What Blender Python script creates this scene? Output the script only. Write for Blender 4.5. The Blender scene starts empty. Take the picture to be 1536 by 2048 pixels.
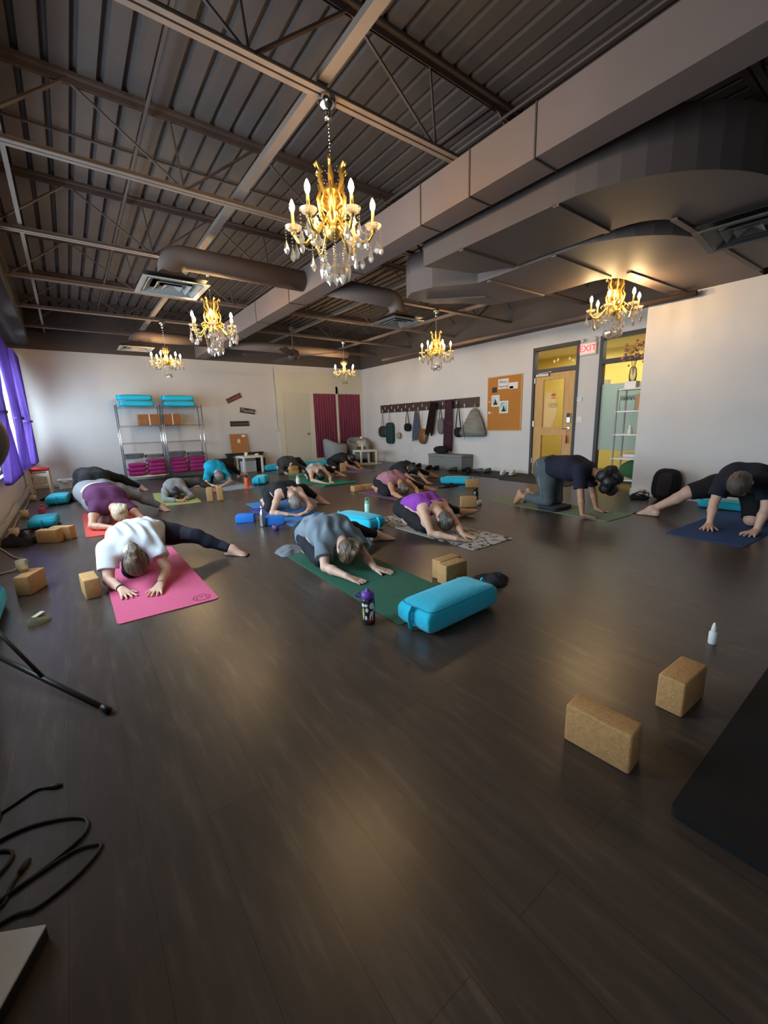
import bpy, bmesh, math, random
import numpy as np
from mathutils import Vector, Matrix

# ------------------------------------------------------------------ camera
SC = bpy.context.scene
COL = SC.collection
rnd = random.Random(7)
EYE = Vector((0.0, 0.0, 1.195))
YAW, PITCH, ROLL, FPX = 0.638439, 0.2090275, 0.0305315, 828.26
_fw = Vector((math.sin(YAW) * math.cos(PITCH), math.cos(YAW) * math.cos(PITCH), -math.sin(PITCH)))
_rt = Vector((math.cos(YAW), -math.sin(YAW), 0.0))
_dn = _fw.cross(_rt)
_c, _s = math.cos(ROLL), math.sin(ROLL)
_rx = _c * _rt + _s * _dn
_dy = -_s * _rt + _c * _dn
cam_d = bpy.data.cameras.new('camera')
cam = bpy.data.objects.new('camera', cam_d)
COL.objects.link(cam)
cam_d.sensor_fit = 'VERTICAL'
cam_d.sensor_height = 24.0
cam_d.lens = FPX / 2048.0 * 24.0
cam_d.clip_start, cam_d.clip_end = 0.03, 120
cam.matrix_world = Matrix(((_rx[0], -_dy[0], -_fw[0], EYE[0]), (_rx[1], -_dy[1], -_fw[1], EYE[1]),
                           (_rx[2], -_dy[2], -_fw[2], EYE[2]), (0, 0, 0, 1)))
SC.camera = cam

# ------------------------------------------------------------------ exposure, sky, daylight
SC.view_settings.view_transform = 'Standard'
SC.view_settings.look = 'None'
SC.view_settings.gamma = 1.0
SC.view_settings.use_curve_mapping = False
SC.view_settings.exposure = 0.27
SC.cycles.sample_clamp_indirect = 4.0
SC.cycles.sample_clamp_direct = 60.0
SC.cycles.max_bounces = 8
SC.cycles.transparent_max_bounces = 24
SC.cycles.caustics_reflective = False
SC.cycles.caustics_refractive = False
BULB = 330.0          # radiance of a candle bulb
DAY = 135.0            # watts of daylight per window
world = bpy.data.worlds.new('sky')
SC.world = world
world.use_nodes = True
_bg = world.node_tree.nodes['Background']
_bg.inputs[0].default_value = (0.80, 0.90, 1.0, 1)
_bg.inputs[1].default_value = 1.5

XW, YB, XL, ZP = 8.2, 12.1, -0.83, 3.0      # right wall, back wall, left wall, top of the white paint
ZJ, ZT, ZD = 3.295, 3.86, 3.93              # joist bottom chord, top chord, roof deck
YF, XO = -3.6, 10.2                         # wall behind the camera, corridor wall
XP, YP = 6.92, 2.82                         # partition face and its free end
WINDOWS = [(9.0, 11.7), (5.6, 8.3), (2.3, 4.9), (-2.2, 0.7)]
WZ0, WZ1 = 0.66, 2.62

def lamp(name, kind, loc, energy, color, rot=(0, 0, 0), **kw):
    d = bpy.data.lights.new(name, kind)
    d.energy, d.color = energy, color
    for k, v in kw.items():
        setattr(d, k, v)
    o = bpy.data.objects.new(name, d)
    COL.objects.link(o)
    o.location, o.rotation_euler = loc, rot
    return o

for i, (a, b) in enumerate(WINDOWS):        # daylight coming in through each window of the left wall
    lamp('daylight_window', 'AREA', (XL - 0.55, (a + b) / 2, (WZ0 + WZ1) / 2 - 0.1), DAY * [1.5, 1.3, 1.15, 0.03][i], (0.68, 0.86, 1.0),
         (0, -1.22, 0), shape='RECTANGLE', spread=math.pi, size=WZ1 - WZ0 - 0.25, size_y=b - a - 0.2)
lamp('corridor_light', 'AREA', (9.2, 4.2, 2.66), 52, (1.0, 0.92, 0.72), (0, 0, 0), shape='RECTANGLE', size=1.2, size_y=3.5)

# ------------------------------------------------------------------ materials
def C(r, g, b):
    """sRGB 0-255 to linear"""
    f = lambda v: (v / 255 / 12.92) if v / 255 <= 0.04045 else ((v / 255 + 0.055) / 1.055) ** 2.4
    return (f(r), f(g), f(b), 1)

def mat(name, col, rough=0.6, metal=0.0, spec=0.4, var=0.0, scale=8.0, bump=0.0, bscale=60.0, stretch=(1, 1, 1), emit=None, estr=1.0, coat=0.0, sheen=0.0, alpha=None):
    m = bpy.data.materials.new(name)
    m.use_nodes = True
    nt = m.node_tree
    p = nt.nodes['Principled BSDF']
    p.inputs['Base Color'].default_value = col
    p.inputs['Roughness'].default_value = rough
    p.inputs['Metallic'].default_value = metal
    p.inputs['Specular IOR Level'].default_value = spec
    p.inputs['Coat Weight'].default_value = coat
    p.inputs['Sheen Weight'].default_value = sheen
    tc = nt.nodes.new('ShaderNodeTexCoord')
    mp = nt.nodes.new('ShaderNodeMapping')
    mp.inputs['Scale'].default_value = stretch
    nt.links.new(tc.outputs['Object'], mp.inputs['Vector'])
    n = nt.nodes.new('ShaderNodeTexNoise')
    n.inputs['Scale'].default_value = scale
    n.inputs['Detail'].default_value = 5
    nt.links.new(mp.outputs[0], n.inputs['Vector'])
    r = nt.nodes.new('ShaderNodeValToRGB')
    r.color_ramp.elements[0].position, r.color_ramp.elements[1].position = 0.3, 0.7
    r.color_ramp.elements[0].color = tuple(c * (1 - var) for c in col[:3]) + (1,)
    r.color_ramp.elements[1].color = tuple(min(1, c * (1 + var)) for c in col[:3]) + (1,)
    nt.links.new(n.outputs['Fac'], r.inputs[0])
    nt.links.new(r.outputs[0], p.inputs['Base Color'])
    if bump:
        n2 = nt.nodes.new('ShaderNodeTexNoise')
        n2.inputs['Scale'].default_value = bscale
        n2.inputs['Detail'].default_value = 3
        nt.links.new(mp.outputs[0], n2.inputs['Vector'])
        b = nt.nodes.new('ShaderNodeBump')
        b.inputs['Strength'].default_value = bump
        b.inputs['Distance'].default_value = 0.01
        nt.links.new(n2.outputs['Fac'], b.inputs['Height'])
        nt.links.new(b.outputs[0], p.inputs['Normal'])
    if emit:
        p.inputs['Emission Color'].default_value = emit
        p.inputs['Emission Strength'].default_value = estr
    if alpha is not None:
        p.inputs['Alpha'].default_value = alpha
    return m

def glass(name, tint=(1, 1, 1, 1), gloss=0.08, rough=0.02, body=None, bodyf=0.0):
    """thin clear sheet: see-through, with a fresnel-like reflection and optionally a hazy body colour"""
    m = bpy.data.materials.new(name)
    m.use_nodes = True
    nt = m.node_tree
    nt.nodes.clear()
    out = nt.nodes.new('ShaderNodeOutputMaterial')
    t = nt.nodes.new('ShaderNodeBsdfTransparent')
    t.inputs[0].default_value = tint
    g = nt.nodes.new('ShaderNodeBsdfGlossy')
    g.inputs['Roughness'].default_value = rough
    mx = nt.nodes.new('ShaderNodeMixShader')
    lw = nt.nodes.new('ShaderNodeLayerWeight')
    lw.inputs[0].default_value = gloss
    nt.links.new(lw.outputs['Fresnel'], mx.inputs[0])
    if body:
        d = nt.nodes.new('ShaderNodeBsdfDiffuse')
        d.inputs[0].default_value = body
        tr = nt.nodes.new('ShaderNodeBsdfTranslucent')
        tr.inputs[0].default_value = body
        a = nt.nodes.new('ShaderNodeMixShader')
        nt.links.new(d.outputs[0], a.inputs[1]); nt.links.new(tr.outputs[0], a.inputs[2])
        b = nt.nodes.new('ShaderNodeMixShader')
        b.inputs[0].default_value = bodyf
        nt.links.new(t.outputs[0], b.inputs[1]); nt.links.new(a.outputs[0], b.inputs[2])
        nt.links.new(b.outputs[0], mx.inputs[1])
    else:
        nt.links.new(t.outputs[0], mx.inputs[1])
    nt.links.new(g.outputs[0], mx.inputs[2])
    nt.links.new(mx.outputs[0], out.inputs[0])
    return m

def cloth(name, col, trans=0.5, var=0.1):
    """thin fabric that lets daylight through"""
    m = mat(name, col, 0.9, var=var, scale=6, bump=0.2, bscale=90)
    nt = m.node_tree
    p = nt.nodes['Principled BSDF']
    out = [n for n in nt.nodes if n.type == 'OUTPUT_MATERIAL'][0]
    tr = nt.nodes.new('ShaderNodeBsdfTranslucent')
    tr.inputs[0].default_value = col
    mx = nt.nodes.new('ShaderNodeMixShader')
    mx.inputs[0].default_value = trans
    nt.links.new(p.outputs[0], mx.inputs[1]); nt.links.new(tr.outputs[0], mx.inputs[2])
    nt.links.new(mx.outputs[0], out.inputs[0])
    return m

# ------------------------------------------------------------------ objects
def tag(o, label=None, cat=None, group=None, kind=None):
    if label: o['label'] = label
    if cat: o['category'] = cat
    if group: o['group'] = group
    if kind: o['kind'] = kind
    return o

def thing(name, label, cat, loc=(0, 0, 0), rz=0.0, group=None, rot=None):
    o = bpy.data.objects.new(name, None)
    o.empty_display_size = 0.1
    COL.objects.link(o)
    o.location = loc
    o.rotation_euler = rot if rot else (0, 0, rz)
    return tag(o, label, cat, group)

def obj(name, me, m=None, parent=None, smooth=False, loc=None):
    if isinstance(me, bmesh.types.BMesh):
        bm = me
        me = bpy.data.meshes.new(name)
        bmesh.ops.recalc_face_normals(bm, faces=bm.faces[:])
        bm.to_mesh(me)
        bm.free()
    if m is not None and not me.materials:
        me.materials.append(m)
    if smooth:
        me.polygons.foreach_set('use_smooth', [True] * len(me.polygons))
    o = bpy.data.objects.new(name, me)
    COL.objects.link(o)
    if parent is not None:
        o.parent = parent
    if loc:
        o.location = loc
    return o

def dup(root, loc, rz=None, label=None, group=None, rot=None):
    r = root.copy(); COL.objects.link(r)
    r.location = loc
    if rz is not None: r.rotation_euler = (0, 0, rz)
    if rot is not None: r.rotation_euler = rot
    if label: r['label'] = label
    if group: r['group'] = group
    for ch in list(root.children):
        c = ch.copy(); COL.objects.link(c); c.parent = r
        for g in list(ch.children):
            d = g.copy(); COL.objects.link(d); d.parent = c
    return r

def struct(name, bm, m, parent=None, smooth=False):
    o = obj(name, bm, m, parent, smooth)
    if parent is None: o['kind'] = 'structure'
    return o

def B(): return bmesh.new()

def box(bm, x0, x1, y0, y1, z0, z1, bev=0.0, seg=2, M=None):
    vs = [bm.verts.new(p) for p in ((x0, y0, z0), (x1, y0, z0), (x1, y1, z0), (x0, y1, z0), (x0, y0, z1), (x1, y0, z1), (x1, y1, z1), (x0, y1, z1))]
    fs = [bm.faces.new([vs[i] for i in f]) for f in ((3, 2, 1, 0), (4, 5, 6, 7), (0, 1, 5, 4), (1, 2, 6, 5), (2, 3, 7, 6), (3, 0, 4, 7))]
    if bev:
        es = list({e for f in fs for e in f.edges})
        r = bmesh.ops.bevel(bm, geom=es, offset=bev, segments=seg, affect='EDGES', profile=0.5)
        vs = list({v for f in r['faces'] for v in f.verts} | {v for v in vs if v.is_valid})
    if M is not None:
        bmesh.ops.transform(bm, matrix=M, verts=[v for v in vs if v.is_valid])
    return bm

def prism(bm, pts, z0, z1, M=None):
    """polygon in xy extruded z0..z1"""
    a = [bm.verts.new((p[0], p[1], z0)) for p in pts]
    b = [bm.verts.new((p[0], p[1], z1)) for p in pts]
    n = len(pts)
    bm.faces.new(a[::-1]); bm.faces.new(b)
    for i in range(n):
        bm.faces.new((a[i], a[(i + 1) % n], b[(i + 1) % n], b[i]))
    if M is not None:
        bmesh.ops.transform(bm, matrix=M, verts=a + b)
    return bm

def frame_at(d):
    d = Vector(d).normalized()
    u = d.cross(Vector((0, 0, 1)))
    if u.length < 1e-4: u = Vector((1, 0, 0))
    u.normalize()
    return u, d.cross(u).normalized()

def tube(bm, pts, r, n=8, caps=True, closed=False, sx=1.0):
    """tube along points; r a number or list"""
    pts = [Vector(p) for p in pts]
    k = len(pts)
    rs = r if isinstance(r, (list, tuple)) else [r] * k
    rings, up = [], None
    for i, p in enumerate(pts):
        a = pts[(i - 1) % k] if (closed or i > 0) else p
        b = pts[(i + 1) % k] if (closed or i < k - 1) else p
        d = (b - a)
        if d.length < 1e-9: d = Vector((0, 0, 1))
        d.normalize()
        if up is None: u, v = frame_at(d)
        else:
            v = d.cross(up)
            if v.length < 1e-6: u, v = frame_at(d)
            else:
                v.normalize(); u = v.cross(d).normalized()
        up = u
        rings.append([bm.verts.new(p + (u * math.cos(2 * math.pi * j / n) * sx + v * math.sin(2 * math.pi * j / n)) * rs[i]) for j in range(n)])
    for i in range(k if closed else k - 1):
        A, Bq = rings[i], rings[(i + 1) % k]
        for j in range(n):
            bm.faces.new((A[j], A[(j + 1) % n], Bq[(j + 1) % n], Bq[j]))
    if caps and not closed:
        bm.faces.new(rings[0][::-1]); bm.faces.new(rings[-1])
    return bm

def bar(bm, a, b, w, h):
    """rectangular bar between two points (w sideways, h the other way)"""
    a, b = Vector(a), Vector(b)
    u, v = frame_at(b - a)
    r = [[bm.verts.new(p + u * sx * w / 2 + v * sy * h / 2) for sx, sy in ((-1, -1), (1, -1), (1, 1), (-1, 1))] for p in (a, b)]
    for j in range(4):
        bm.faces.new((r[0][j], r[0][(j + 1) % 4], r[1][(j + 1) % 4], r[1][j]))
    bm.faces.new(r[0][::-1]); bm.faces.new(r[1])
    return bm

def lathe(bm, prof, n=24, M=None, cx=0, cy=0):
    """profile [(r, z)] about z"""
    rings, vs = [], []
    for r, z in prof:
        if r < 1e-5:
            v = bm.verts.new((cx, cy, z)); rings.append([v]); vs.append(v)
        else:
            q = [bm.verts.new((cx + r * math.cos(2 * math.pi * j / n), cy + r * math.sin(2 * math.pi * j / n), z)) for j in range(n)]
            rings.append(q); vs += q
    for A, Bq in zip(rings, rings[1:]):
        if len(A) == 1 and len(Bq) == 1: continue
        for j in range(n):
            if len(A) == 1: bm.faces.new((A[0], Bq[(j + 1) % n], Bq[j]))
            elif len(Bq) == 1: bm.faces.new((A[j], A[(j + 1) % n], Bq[0]))
            else: bm.faces.new((A[j], A[(j + 1) % n], Bq[(j + 1) % n], Bq[j]))
    if len(rings[0]) > 1: bm.faces.new(rings[0][::-1])
    if len(rings[-1]) > 1: bm.faces.new(rings[-1])
    if M is not None: bmesh.ops.transform(bm, matrix=M, verts=vs)
    return bm

def ball(bm, c, r, seg=14, rings=9, M=None):
    r = r if isinstance(r, (list, tuple)) else (r, r, r)
    T = Matrix.Translation(c) @ (M.to_4x4() if M is not None else Matrix()) @ Matrix.Diagonal((r[0], r[1], r[2], 1))
    bmesh.ops.create_uvsphere(bm, u_segments=seg, v_segments=rings, radius=1, matrix=T)
    return bm

def RZ(a): return Matrix.Rotation(a, 4, 'Z')
def T(x, y, z): return Matrix.Translation((x, y, z))

def words(txt, size, loc, rot, m, parent, name='lettering', depth=0.001, align='CENTER', shear=0.0):
    c = bpy.data.curves.new(name, 'FONT')
    c.body, c.size, c.extrude, c.align_x, c.align_y, c.shear = txt, size, depth, align, 'CENTER', shear
    t = bpy.data.objects.new(name, c)
    COL.objects.link(t)
    dg = bpy.context.evaluated_depsgraph_get()
    me = bpy.data.meshes.new_from_object(t.evaluated_get(dg))
    bpy.data.objects.remove(t)
    me.materials.clear(); me.materials.append(m)
    o = bpy.data.objects.new(name, me)
    COL.objects.link(o)
    o.parent = parent
    o.location, o.rotation_euler = loc, rot
    return o
# ================================================================== STRUCTURE
WHITE = mat('wall_paint', C(213, 208, 206), 0.85, var=0.03, scale=2.0, bump=0.05, bscale=220)
DARKW = mat('dark_upper_paint', C(86, 77, 73), 0.85, var=0.06, scale=2.0)
DECK = mat('deck_paint', C(76, 68, 66), 0.75, var=0.08, scale=3.0)
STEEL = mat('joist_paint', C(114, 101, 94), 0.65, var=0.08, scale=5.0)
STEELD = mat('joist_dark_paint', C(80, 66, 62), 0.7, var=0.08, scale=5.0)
DUCT = mat('duct_paint', C(114, 99, 94), 0.62, var=0.04, scale=3.0)
DUCTD = mat('duct_paint_dark', C(84, 79, 78), 0.6, var=0.04, scale=3.0)
TRIMW = mat('white_trim', C(214, 210, 206), 0.6)
CREAM = mat('cream_paint', C(214, 208, 190), 0.75, var=0.03, scale=2)
BLACKM = mat('black_metal', C(26, 26, 28), 0.45)
CHROME = mat('chrome', C(220, 220, 225), 0.18, 1.0)
YELLOW = mat('yellow_wall', C(232, 208, 122), 0.85, var=0.03)
FRAMEM = mat('charcoal_frame', C(62, 60, 66), 0.5)
PLAST = mat('ivory_plastic', C(226, 224, 214), 0.45)

def floor_mat():
    m = bpy.data.materials.new('dark_plank_floor')
    m.use_nodes = True
    nt = m.node_tree; N = nt.nodes; L = nt.links
    p = N['Principled BSDF']
    tc = N.new('ShaderNodeTexCoord')
    mp = N.new('ShaderNodeMapping')
    mp.inputs['Rotation'].default_value = (0, 0, math.pi / 2)
    L.new(tc.outputs['Object'], mp.inputs['Vector'])
    br = N.new('ShaderNodeTexBrick')
    br.inputs['Scale'].default_value = 1.0
    br.inputs['Brick Width'].default_value = 1.22
    br.inputs['Row Height'].default_value = 0.178
    br.inputs['Mortar Size'].default_value = 0.0009
    br.inputs['Mortar Smooth'].default_value = 0.4
    br.inputs['Bias'].default_value = 0.0
    br.offset = 0.37
    br.inputs['Color1'].default_value = C(70, 60, 54)
    br.inputs['Color2'].default_value = C(76, 66, 59)
    br.inputs['Mortar'].default_value = C(40, 34, 31)
    L.new(mp.outputs[0], br.inputs['Vector'])
    mg = N.new('ShaderNodeMapping')
    mg.inputs['Scale'].default_value = (15, 2.0, 1)
    L.new(tc.outputs['Object'], mg.inputs['Vector'])
    n1 = N.new('ShaderNodeTexNoise')
    n1.inputs['Scale'].default_value = 1.6; n1.inputs['Detail'].default_value = 5; n1.inputs['Roughness'].default_value = 0.6
    n1.inputs['Distortion'].default_value = 0.15
    L.new(mg.outputs[0], n1.inputs['Vector'])
    rp = N.new('ShaderNodeValToRGB')
    rp.color_ramp.elements[0].position, rp.color_ramp.elements[1].position = 0.34, 0.80
    e = rp.color_ramp.elements.new(0.54); e.color = (.95, .94, .93, 1)
    rp.color_ramp.elements[0].color = (0.80, 0.79, 0.78, 1)
    rp.color_ramp.elements[2].color = (1.75, 1.68, 1.60, 1)
    L.new(n1.outputs['Fac'], rp.inputs[0])
    mx = N.new('ShaderNodeMix'); mx.data_type = 'RGBA'; mx.blend_type = 'MULTIPLY'
    mx.inputs['Factor'].default_value = 1.0
    L.new(br.outputs['Color'], mx.inputs['A']); L.new(rp.outputs[0], mx.inputs['B'])
    L.new(mx.outputs['Result'], p.inputs['Base Color'])
    p.inputs['Roughness'].default_value = 0.31
    p.inputs['Specular IOR Level'].default_value = 0.5
    return m

bm = B(); box(bm, XL - 0.2, XO + 0.2, YF - 0.2, YB + 0.2, -0.12, 0.0)
struct('floor', bm, floor_mat())

# back wall: white below, dark above
bm = B(); box(bm, XL - 0.2, XO + 0.2, YB, YB + 0.15, 0, ZP); struct('wall_back', bm, WHITE)
bm = B(); box(bm, XL - 0.2, XO + 0.2, YB, YB + 0.15, ZP, ZD + 0.2); struct('wall_back_upper', bm, DARKW)
bm = B(); box(bm, XL - 0.2, XO + 0.2, YF - 0.15, YF, 0, ZD + 0.2); struct('wall_front', bm, DARKW)

# left wall with window openings
bm = B()
ys = [YF]
for a, b in sorted(WINDOWS): ys += [a, b]
ys.append(YB)
for i in range(0, len(ys), 2): box(bm, XL - 0.12, XL, ys[i], ys[i + 1], 0, ZP)
for a, b in WINDOWS:
    box(bm, XL - 0.12, XL, a, b, 0, WZ0); box(bm, XL - 0.12, XL, a, b, WZ1, ZP)
bmesh.ops.remove_doubles(bm, verts=bm.verts[:], dist=1e-5)
struct('wall_left', bm, WHITE)
bm = B(); box(bm, XL - 0.2, -0.36, YF, YB, ZP + 0.06, ZD + 0.2); box(bm, XL - 0.2, XL, YF, YB, ZP, ZP + 0.06)
struct('beam_left', bm, mat('dark_beam_paint', C(58, 53, 51), 0.85, var=0.06, scale=2.0))
PANE = glass('window_pane', (0.97, 0.99, 1, 1), 0.06)
for i, (a, b) in enumerate(sorted(WINDOWS)):
    w = thing('window_%d' % (i + 1), None, None, (XL, (a + b) / 2, WZ0)); w['kind'] = 'structure'
    h = (b - a) / 2; zz = WZ1 - WZ0
    bm = B()
    for y0, y1, z0, z1 in ((-h, h, 0, .05), (-h, h, zz - .05, zz), (-h, -h + .05, .05, zz - .05), (h - .05, h, .05, zz - .05), (-.025, .025, .05, zz - .05)):
        box(bm, -0.10, -0.03, y0, y1, z0, z1)
    obj('window_frame', bm, TRIMW, w)
    bm = B(); box(bm, -0.07, -0.064, -h + .05, h - .05, .05, zz - .05); obj('window_glass', bm, PANE, w)
    bm = B(); box(bm, -0.03, 0.07, -h - .03, h + .03, -0.035, 0.0, .006); obj('window_sill', bm, TRIMW, w)

# right wall with door and side light openings
DY0, DY1, DZ = 4.50, 5.52, 2.67      # door frame outer
SY0, SY1, SZ = 2.95, 4.10, 2.67      # side light outer
bm = B()
box(bm, XW, XW + 0.14, DY1, YB, 0, ZP); box(bm, XW, XW + 0.14, SY1, DY0, 0, ZP); box(bm, XW, XW + 0.14, YF, SY0, 0, ZP)
box(bm, XW, XW + 0.14, DY0, DY1, DZ, ZP); box(bm, XW, XW + 0.14, SY0, SY1, SZ, ZP)
struct('wall_right', bm, WHITE)
bm = B(); box(bm, XW, XW + 0.14, YF, YB, ZP, ZD + 0.2); struct('wall_right_upper', bm, DARKW)
# partition
bm = B(); box(bm, XP, XP + 0.14, YF, YP, 0, 2.80); struct('wall_partition', bm, WHITE)
bm = B(); box(bm, XP - 0.015, XP, YF, YP, 0, 0.10, .004); box(bm, XP - 0.015, XP + .155, YP, YP + 0.015, 0, 0.10, .004); struct('baseboard_partition', bm, TRIMW)
bm = B(); box(bm, XW - 0.015, XW, DY1, YB, 0, 0.10, .004); box(bm, XW - .015, XW, SY1, DY0, 0, .10, .004); struct('baseboard_right', bm, TRIMW)
bm = B(); box(bm, XL, 5.0, YB - 0.015, YB, 0, 0.09, .004); struct('baseboard_back', bm, TRIMW)
bm = B(); box(bm, XL, XL + 0.015, YF, YB - .015, 0, 0.09, .004); struct('baseboard_left', bm, TRIMW)
# corridor beyond the door
bm = B(); box(bm, XO, XO + .1, 1.5, 7.0, 0, 3.0); struct('wall_corridor', bm, YELLOW)
bm = B(); box(bm, XW + .14, XO, 1.4, 1.5, 0, 3.0); box(bm, XW + .14, XO, 7.0, 7.1, 0, 3.0); struct('wall_corridor_ends', bm, YELLOW)
bm = B(); box(bm, XW + .14, XO, 1.5, 7.0, 2.72, 2.8)
struct('ceiling_corridor', bm, mat('corridor_ceiling', C(232, 222, 196), .9))

# roof deck: trapezoid flutes running down the room
bm = B()
x, prof = XL - 0.1, []
while x < XO + 0.2:
    prof += [(x, ZD), (x + .028, ZD), (x + .038, ZD - .045), (x + .155, ZD - .045), (x + .165, ZD)]
    x += 0.17
rows = [[bm.verts.new((px, yy, pz)) for px, pz in prof] for yy in (YF, YB + .05)]
for i in range(len(prof) - 1): bm.faces.new((rows[0][i], rows[0][i + 1], rows[1][i + 1], rows[1][i]))
rows2 = [[bm.verts.new((px, yy, ZD + .08)) for px in (prof[0][0], prof[-1][0])] for yy in (YF, YB + .05)]
bm.faces.new((rows2[0][0], rows2[0][1], rows2[1][1], rows2[1][0]))
struct('ceiling', bm, DECK)

# open web joists across the room
JY = [1.07, 2.75, 4.44, 6.15, 7.83, 9.55, 11.2]
def joist(y, i):
    t = thing('ceiling_joist', None, None, (0, y, 0)); t['kind'] = 'structure'
    x0, x1 = (-0.36, XO) if y > 3.4 else (-0.36, XW)
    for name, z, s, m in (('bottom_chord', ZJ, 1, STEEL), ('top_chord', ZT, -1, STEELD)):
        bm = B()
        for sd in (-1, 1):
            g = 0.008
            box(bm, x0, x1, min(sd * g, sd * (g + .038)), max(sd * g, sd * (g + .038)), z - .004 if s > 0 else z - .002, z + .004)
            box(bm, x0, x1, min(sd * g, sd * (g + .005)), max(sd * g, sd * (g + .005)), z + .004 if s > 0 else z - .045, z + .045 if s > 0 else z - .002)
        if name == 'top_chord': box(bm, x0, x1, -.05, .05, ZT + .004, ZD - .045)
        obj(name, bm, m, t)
    bm = B(); k = -0.36 + (0.39 + 0.36) % 1.49 - 1.49
    while k < x1:
        for a, b, w in (((k, ZT), (k + .78, ZJ), .018), ((k + .78, ZJ), (k + 1.49, ZT), .04), ((k + .72, ZT), (k + .78, ZJ), .014)):
            pa, pb = Vector((a[0], 0, a[1] - .01)), Vector((b[0], 0, b[1] + .01))
            if a[1] < b[1]: pa, pb = Vector((a[0], 0, a[1] + .01)), Vector((b[0], 0, b[1] - .01))
            if pa.x < x0 or pb.x > x1: continue
            bar(bm, pa, pb, w, .014)
        k += 1.49
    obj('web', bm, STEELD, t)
for i, y in enumerate(JY): joist(y, i)
# bridging bars that tie the joists together
for xx, w, h in ((-0.07, .035, .035), (1.64, .075, .045), (4.6, .05, .05), (6.7, .05, .05)):
    bm = B(); box(bm, xx - w / 2, xx + w / 2, YF + .1, YB, ZJ + .05, ZJ + .05 + h)
    struct('ceiling_bridging', bm, STEEL)
for xx in (0.9, 3.4):
    bm = B(); tube(bm, [(xx, YF + .1, ZT - .12), (xx, YB, ZT - .12)], .013, 6); struct('ceiling_conduit', bm, STEELD)
for yy in (3.5, 5.2):
    bm = B(); tube(bm, [(-.3, yy, ZD - .065), (XW, yy, ZD - .065)], .012, 6); struct('ceiling_conduit_cross', bm, STEELD)

# ---- ducts
def seam_duct(name, pts_axis, w, h): pass
t = thing('air_duct', 'long straight rectangular duct running the whole length of the ceiling', 'duct', (2.81, 0, 2.93))
bm = B(); box(bm, 0, .257, -3.4, 11.4, 0, .32); obj('duct_body', bm, DUCT, t)
SEAM = mat('duct_seam_dark', C(70, 58, 52), .7)
for yy in (0.6, 1.95, 2.53, 3.1, 4.4, 5.9, 7.2, 8.6, 9.9):
    bm = B(); box(bm, -.006, .263, yy - .006, yy + .006, -.006, .326); obj('duct_seam', bm, SEAM, t)

def flat_duct(name, label, poly, z0, z1, m, seams, bolts):
    t = thing(name, label, 'duct', (0, 0, 0))
    bm = B(); prism(bm, poly, z0, z1)
    obj('duct_body', bm, m, t)
    for q in seams:
        bm = B(); bar(bm, q[0] + (z0 - .006,), q[1] + (z0 - .006,), .05, .022); obj('duct_flange', bm, m, t)
    return t
def arc(cx, cy, r, a0, a1, n=12, sx=1.0, sy=1.0):
    return [(cx + r * sx * math.cos(math.radians(a0 + (a1 - a0) * i / n)), cy + r * sy * math.sin(math.radians(a0 + (a1 - a0) * i / n))) for i in range(n + 1)]
# wide duct B: comes down the room, then sweeps right
pB = [(3.25, 2.05)] + arc(4.55, 2.05, 1.3, 180, 255, 10, 1, .85)[1:] + [(6.6, .72), (6.6, 1.55)] + arc(4.45, 1.98, .36, 270, 180, 6)[:] + [(4.07, 3.05), (3.9, 3.4), (3.25, 3.55)]
flat_duct('flat_air_duct', 'wide flat duct sweeping right, beside the long straight duct', pB, 2.80, 3.2, mat('duct_shaded_paint', C(92, 80, 76), .62, var=.04, scale=3.0), [((3.25, 2.05), (4.07, 2.05)), ((3.25, 3.02), (4.07, 3.02)), ((4.3, 1.62), (6.6, 1.55))], None)  # duct paint darkened: shade beside the long duct put into the colour
pC = [(4.16, 2.5)] + arc(5.45, 2.5, 1.29, 180, 268, 10, 1, .72)[1:] + [(8.1, 1.58), (8.1, 2.5)] + arc(5.6, 2.85, .28, 270, 180, 6) + [(5.33, 3.45), (5.1, 4.12), (4.65, 4.3), (4.3, 4.52), (3.83, 4.52), (3.72, 4.3), (3.8, 4.0), (4.16, 3.6)]
flat_duct('flat_air_duct', 'widest flat duct, its underside lit orange by the chandelier before the tall partition', pC, 2.80, 3.24, DUCT, [((4.16, 2.62), (5.32, 2.62)), ((4.2, 3.47), (5.3, 3.47)), ((5.35, 2.42), (8.05, 2.3)), ((4.1, 4.42), (4.66, 3.9))], None)

def round_duct(label, x0, x1, y, z, r, drop, size, zdif):
    """round branch along x; drop = +1 elbow at x1, -1 elbow at x0"""
    t = thing('round_air_duct', label, 'duct', (0, 0, 0), group='round branch ducts with ceiling diffusers')
    xe = x1 if drop > 0 else x0
    xs = x0 if drop > 0 else x1
    R = r * 1.35
    pts = [(xs, y, z)] + [(xe - drop * R + drop * R * math.sin(a), y, z - R + R * math.cos(a)) for a in [i * math.pi / 2 / 7 for i in range(8)]]
    pts.append((xe, y, zdif + .10))
    bm = B(); tube(bm, pts, r, 24); obj('duct_body', bm, DUCT, t, True)
    bm = B(); lathe(bm, [(r, zdif + .16), (size / 2 * .86, zdif + .05)], 4, T(xe, y, 0) @ RZ(math.pi / 4) @ Matrix.Diagonal((1.1, 1.1, 1, 1))); obj('boot', bm, DUCT, t)
    d = thing('air_diffuser', label.replace('grey round duct', 'square diffuser under the round duct'), 'air diffuser', (xe, y, zdif), group='square diffusers under the round ducts')
    diffuser(d, size)
    return t
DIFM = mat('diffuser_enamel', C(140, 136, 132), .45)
DIFD = mat('diffuser_shaded_enamel', C(62, 60, 58), .5)  # same enamel darkened to paint in the gloom of the unlit corner
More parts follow.
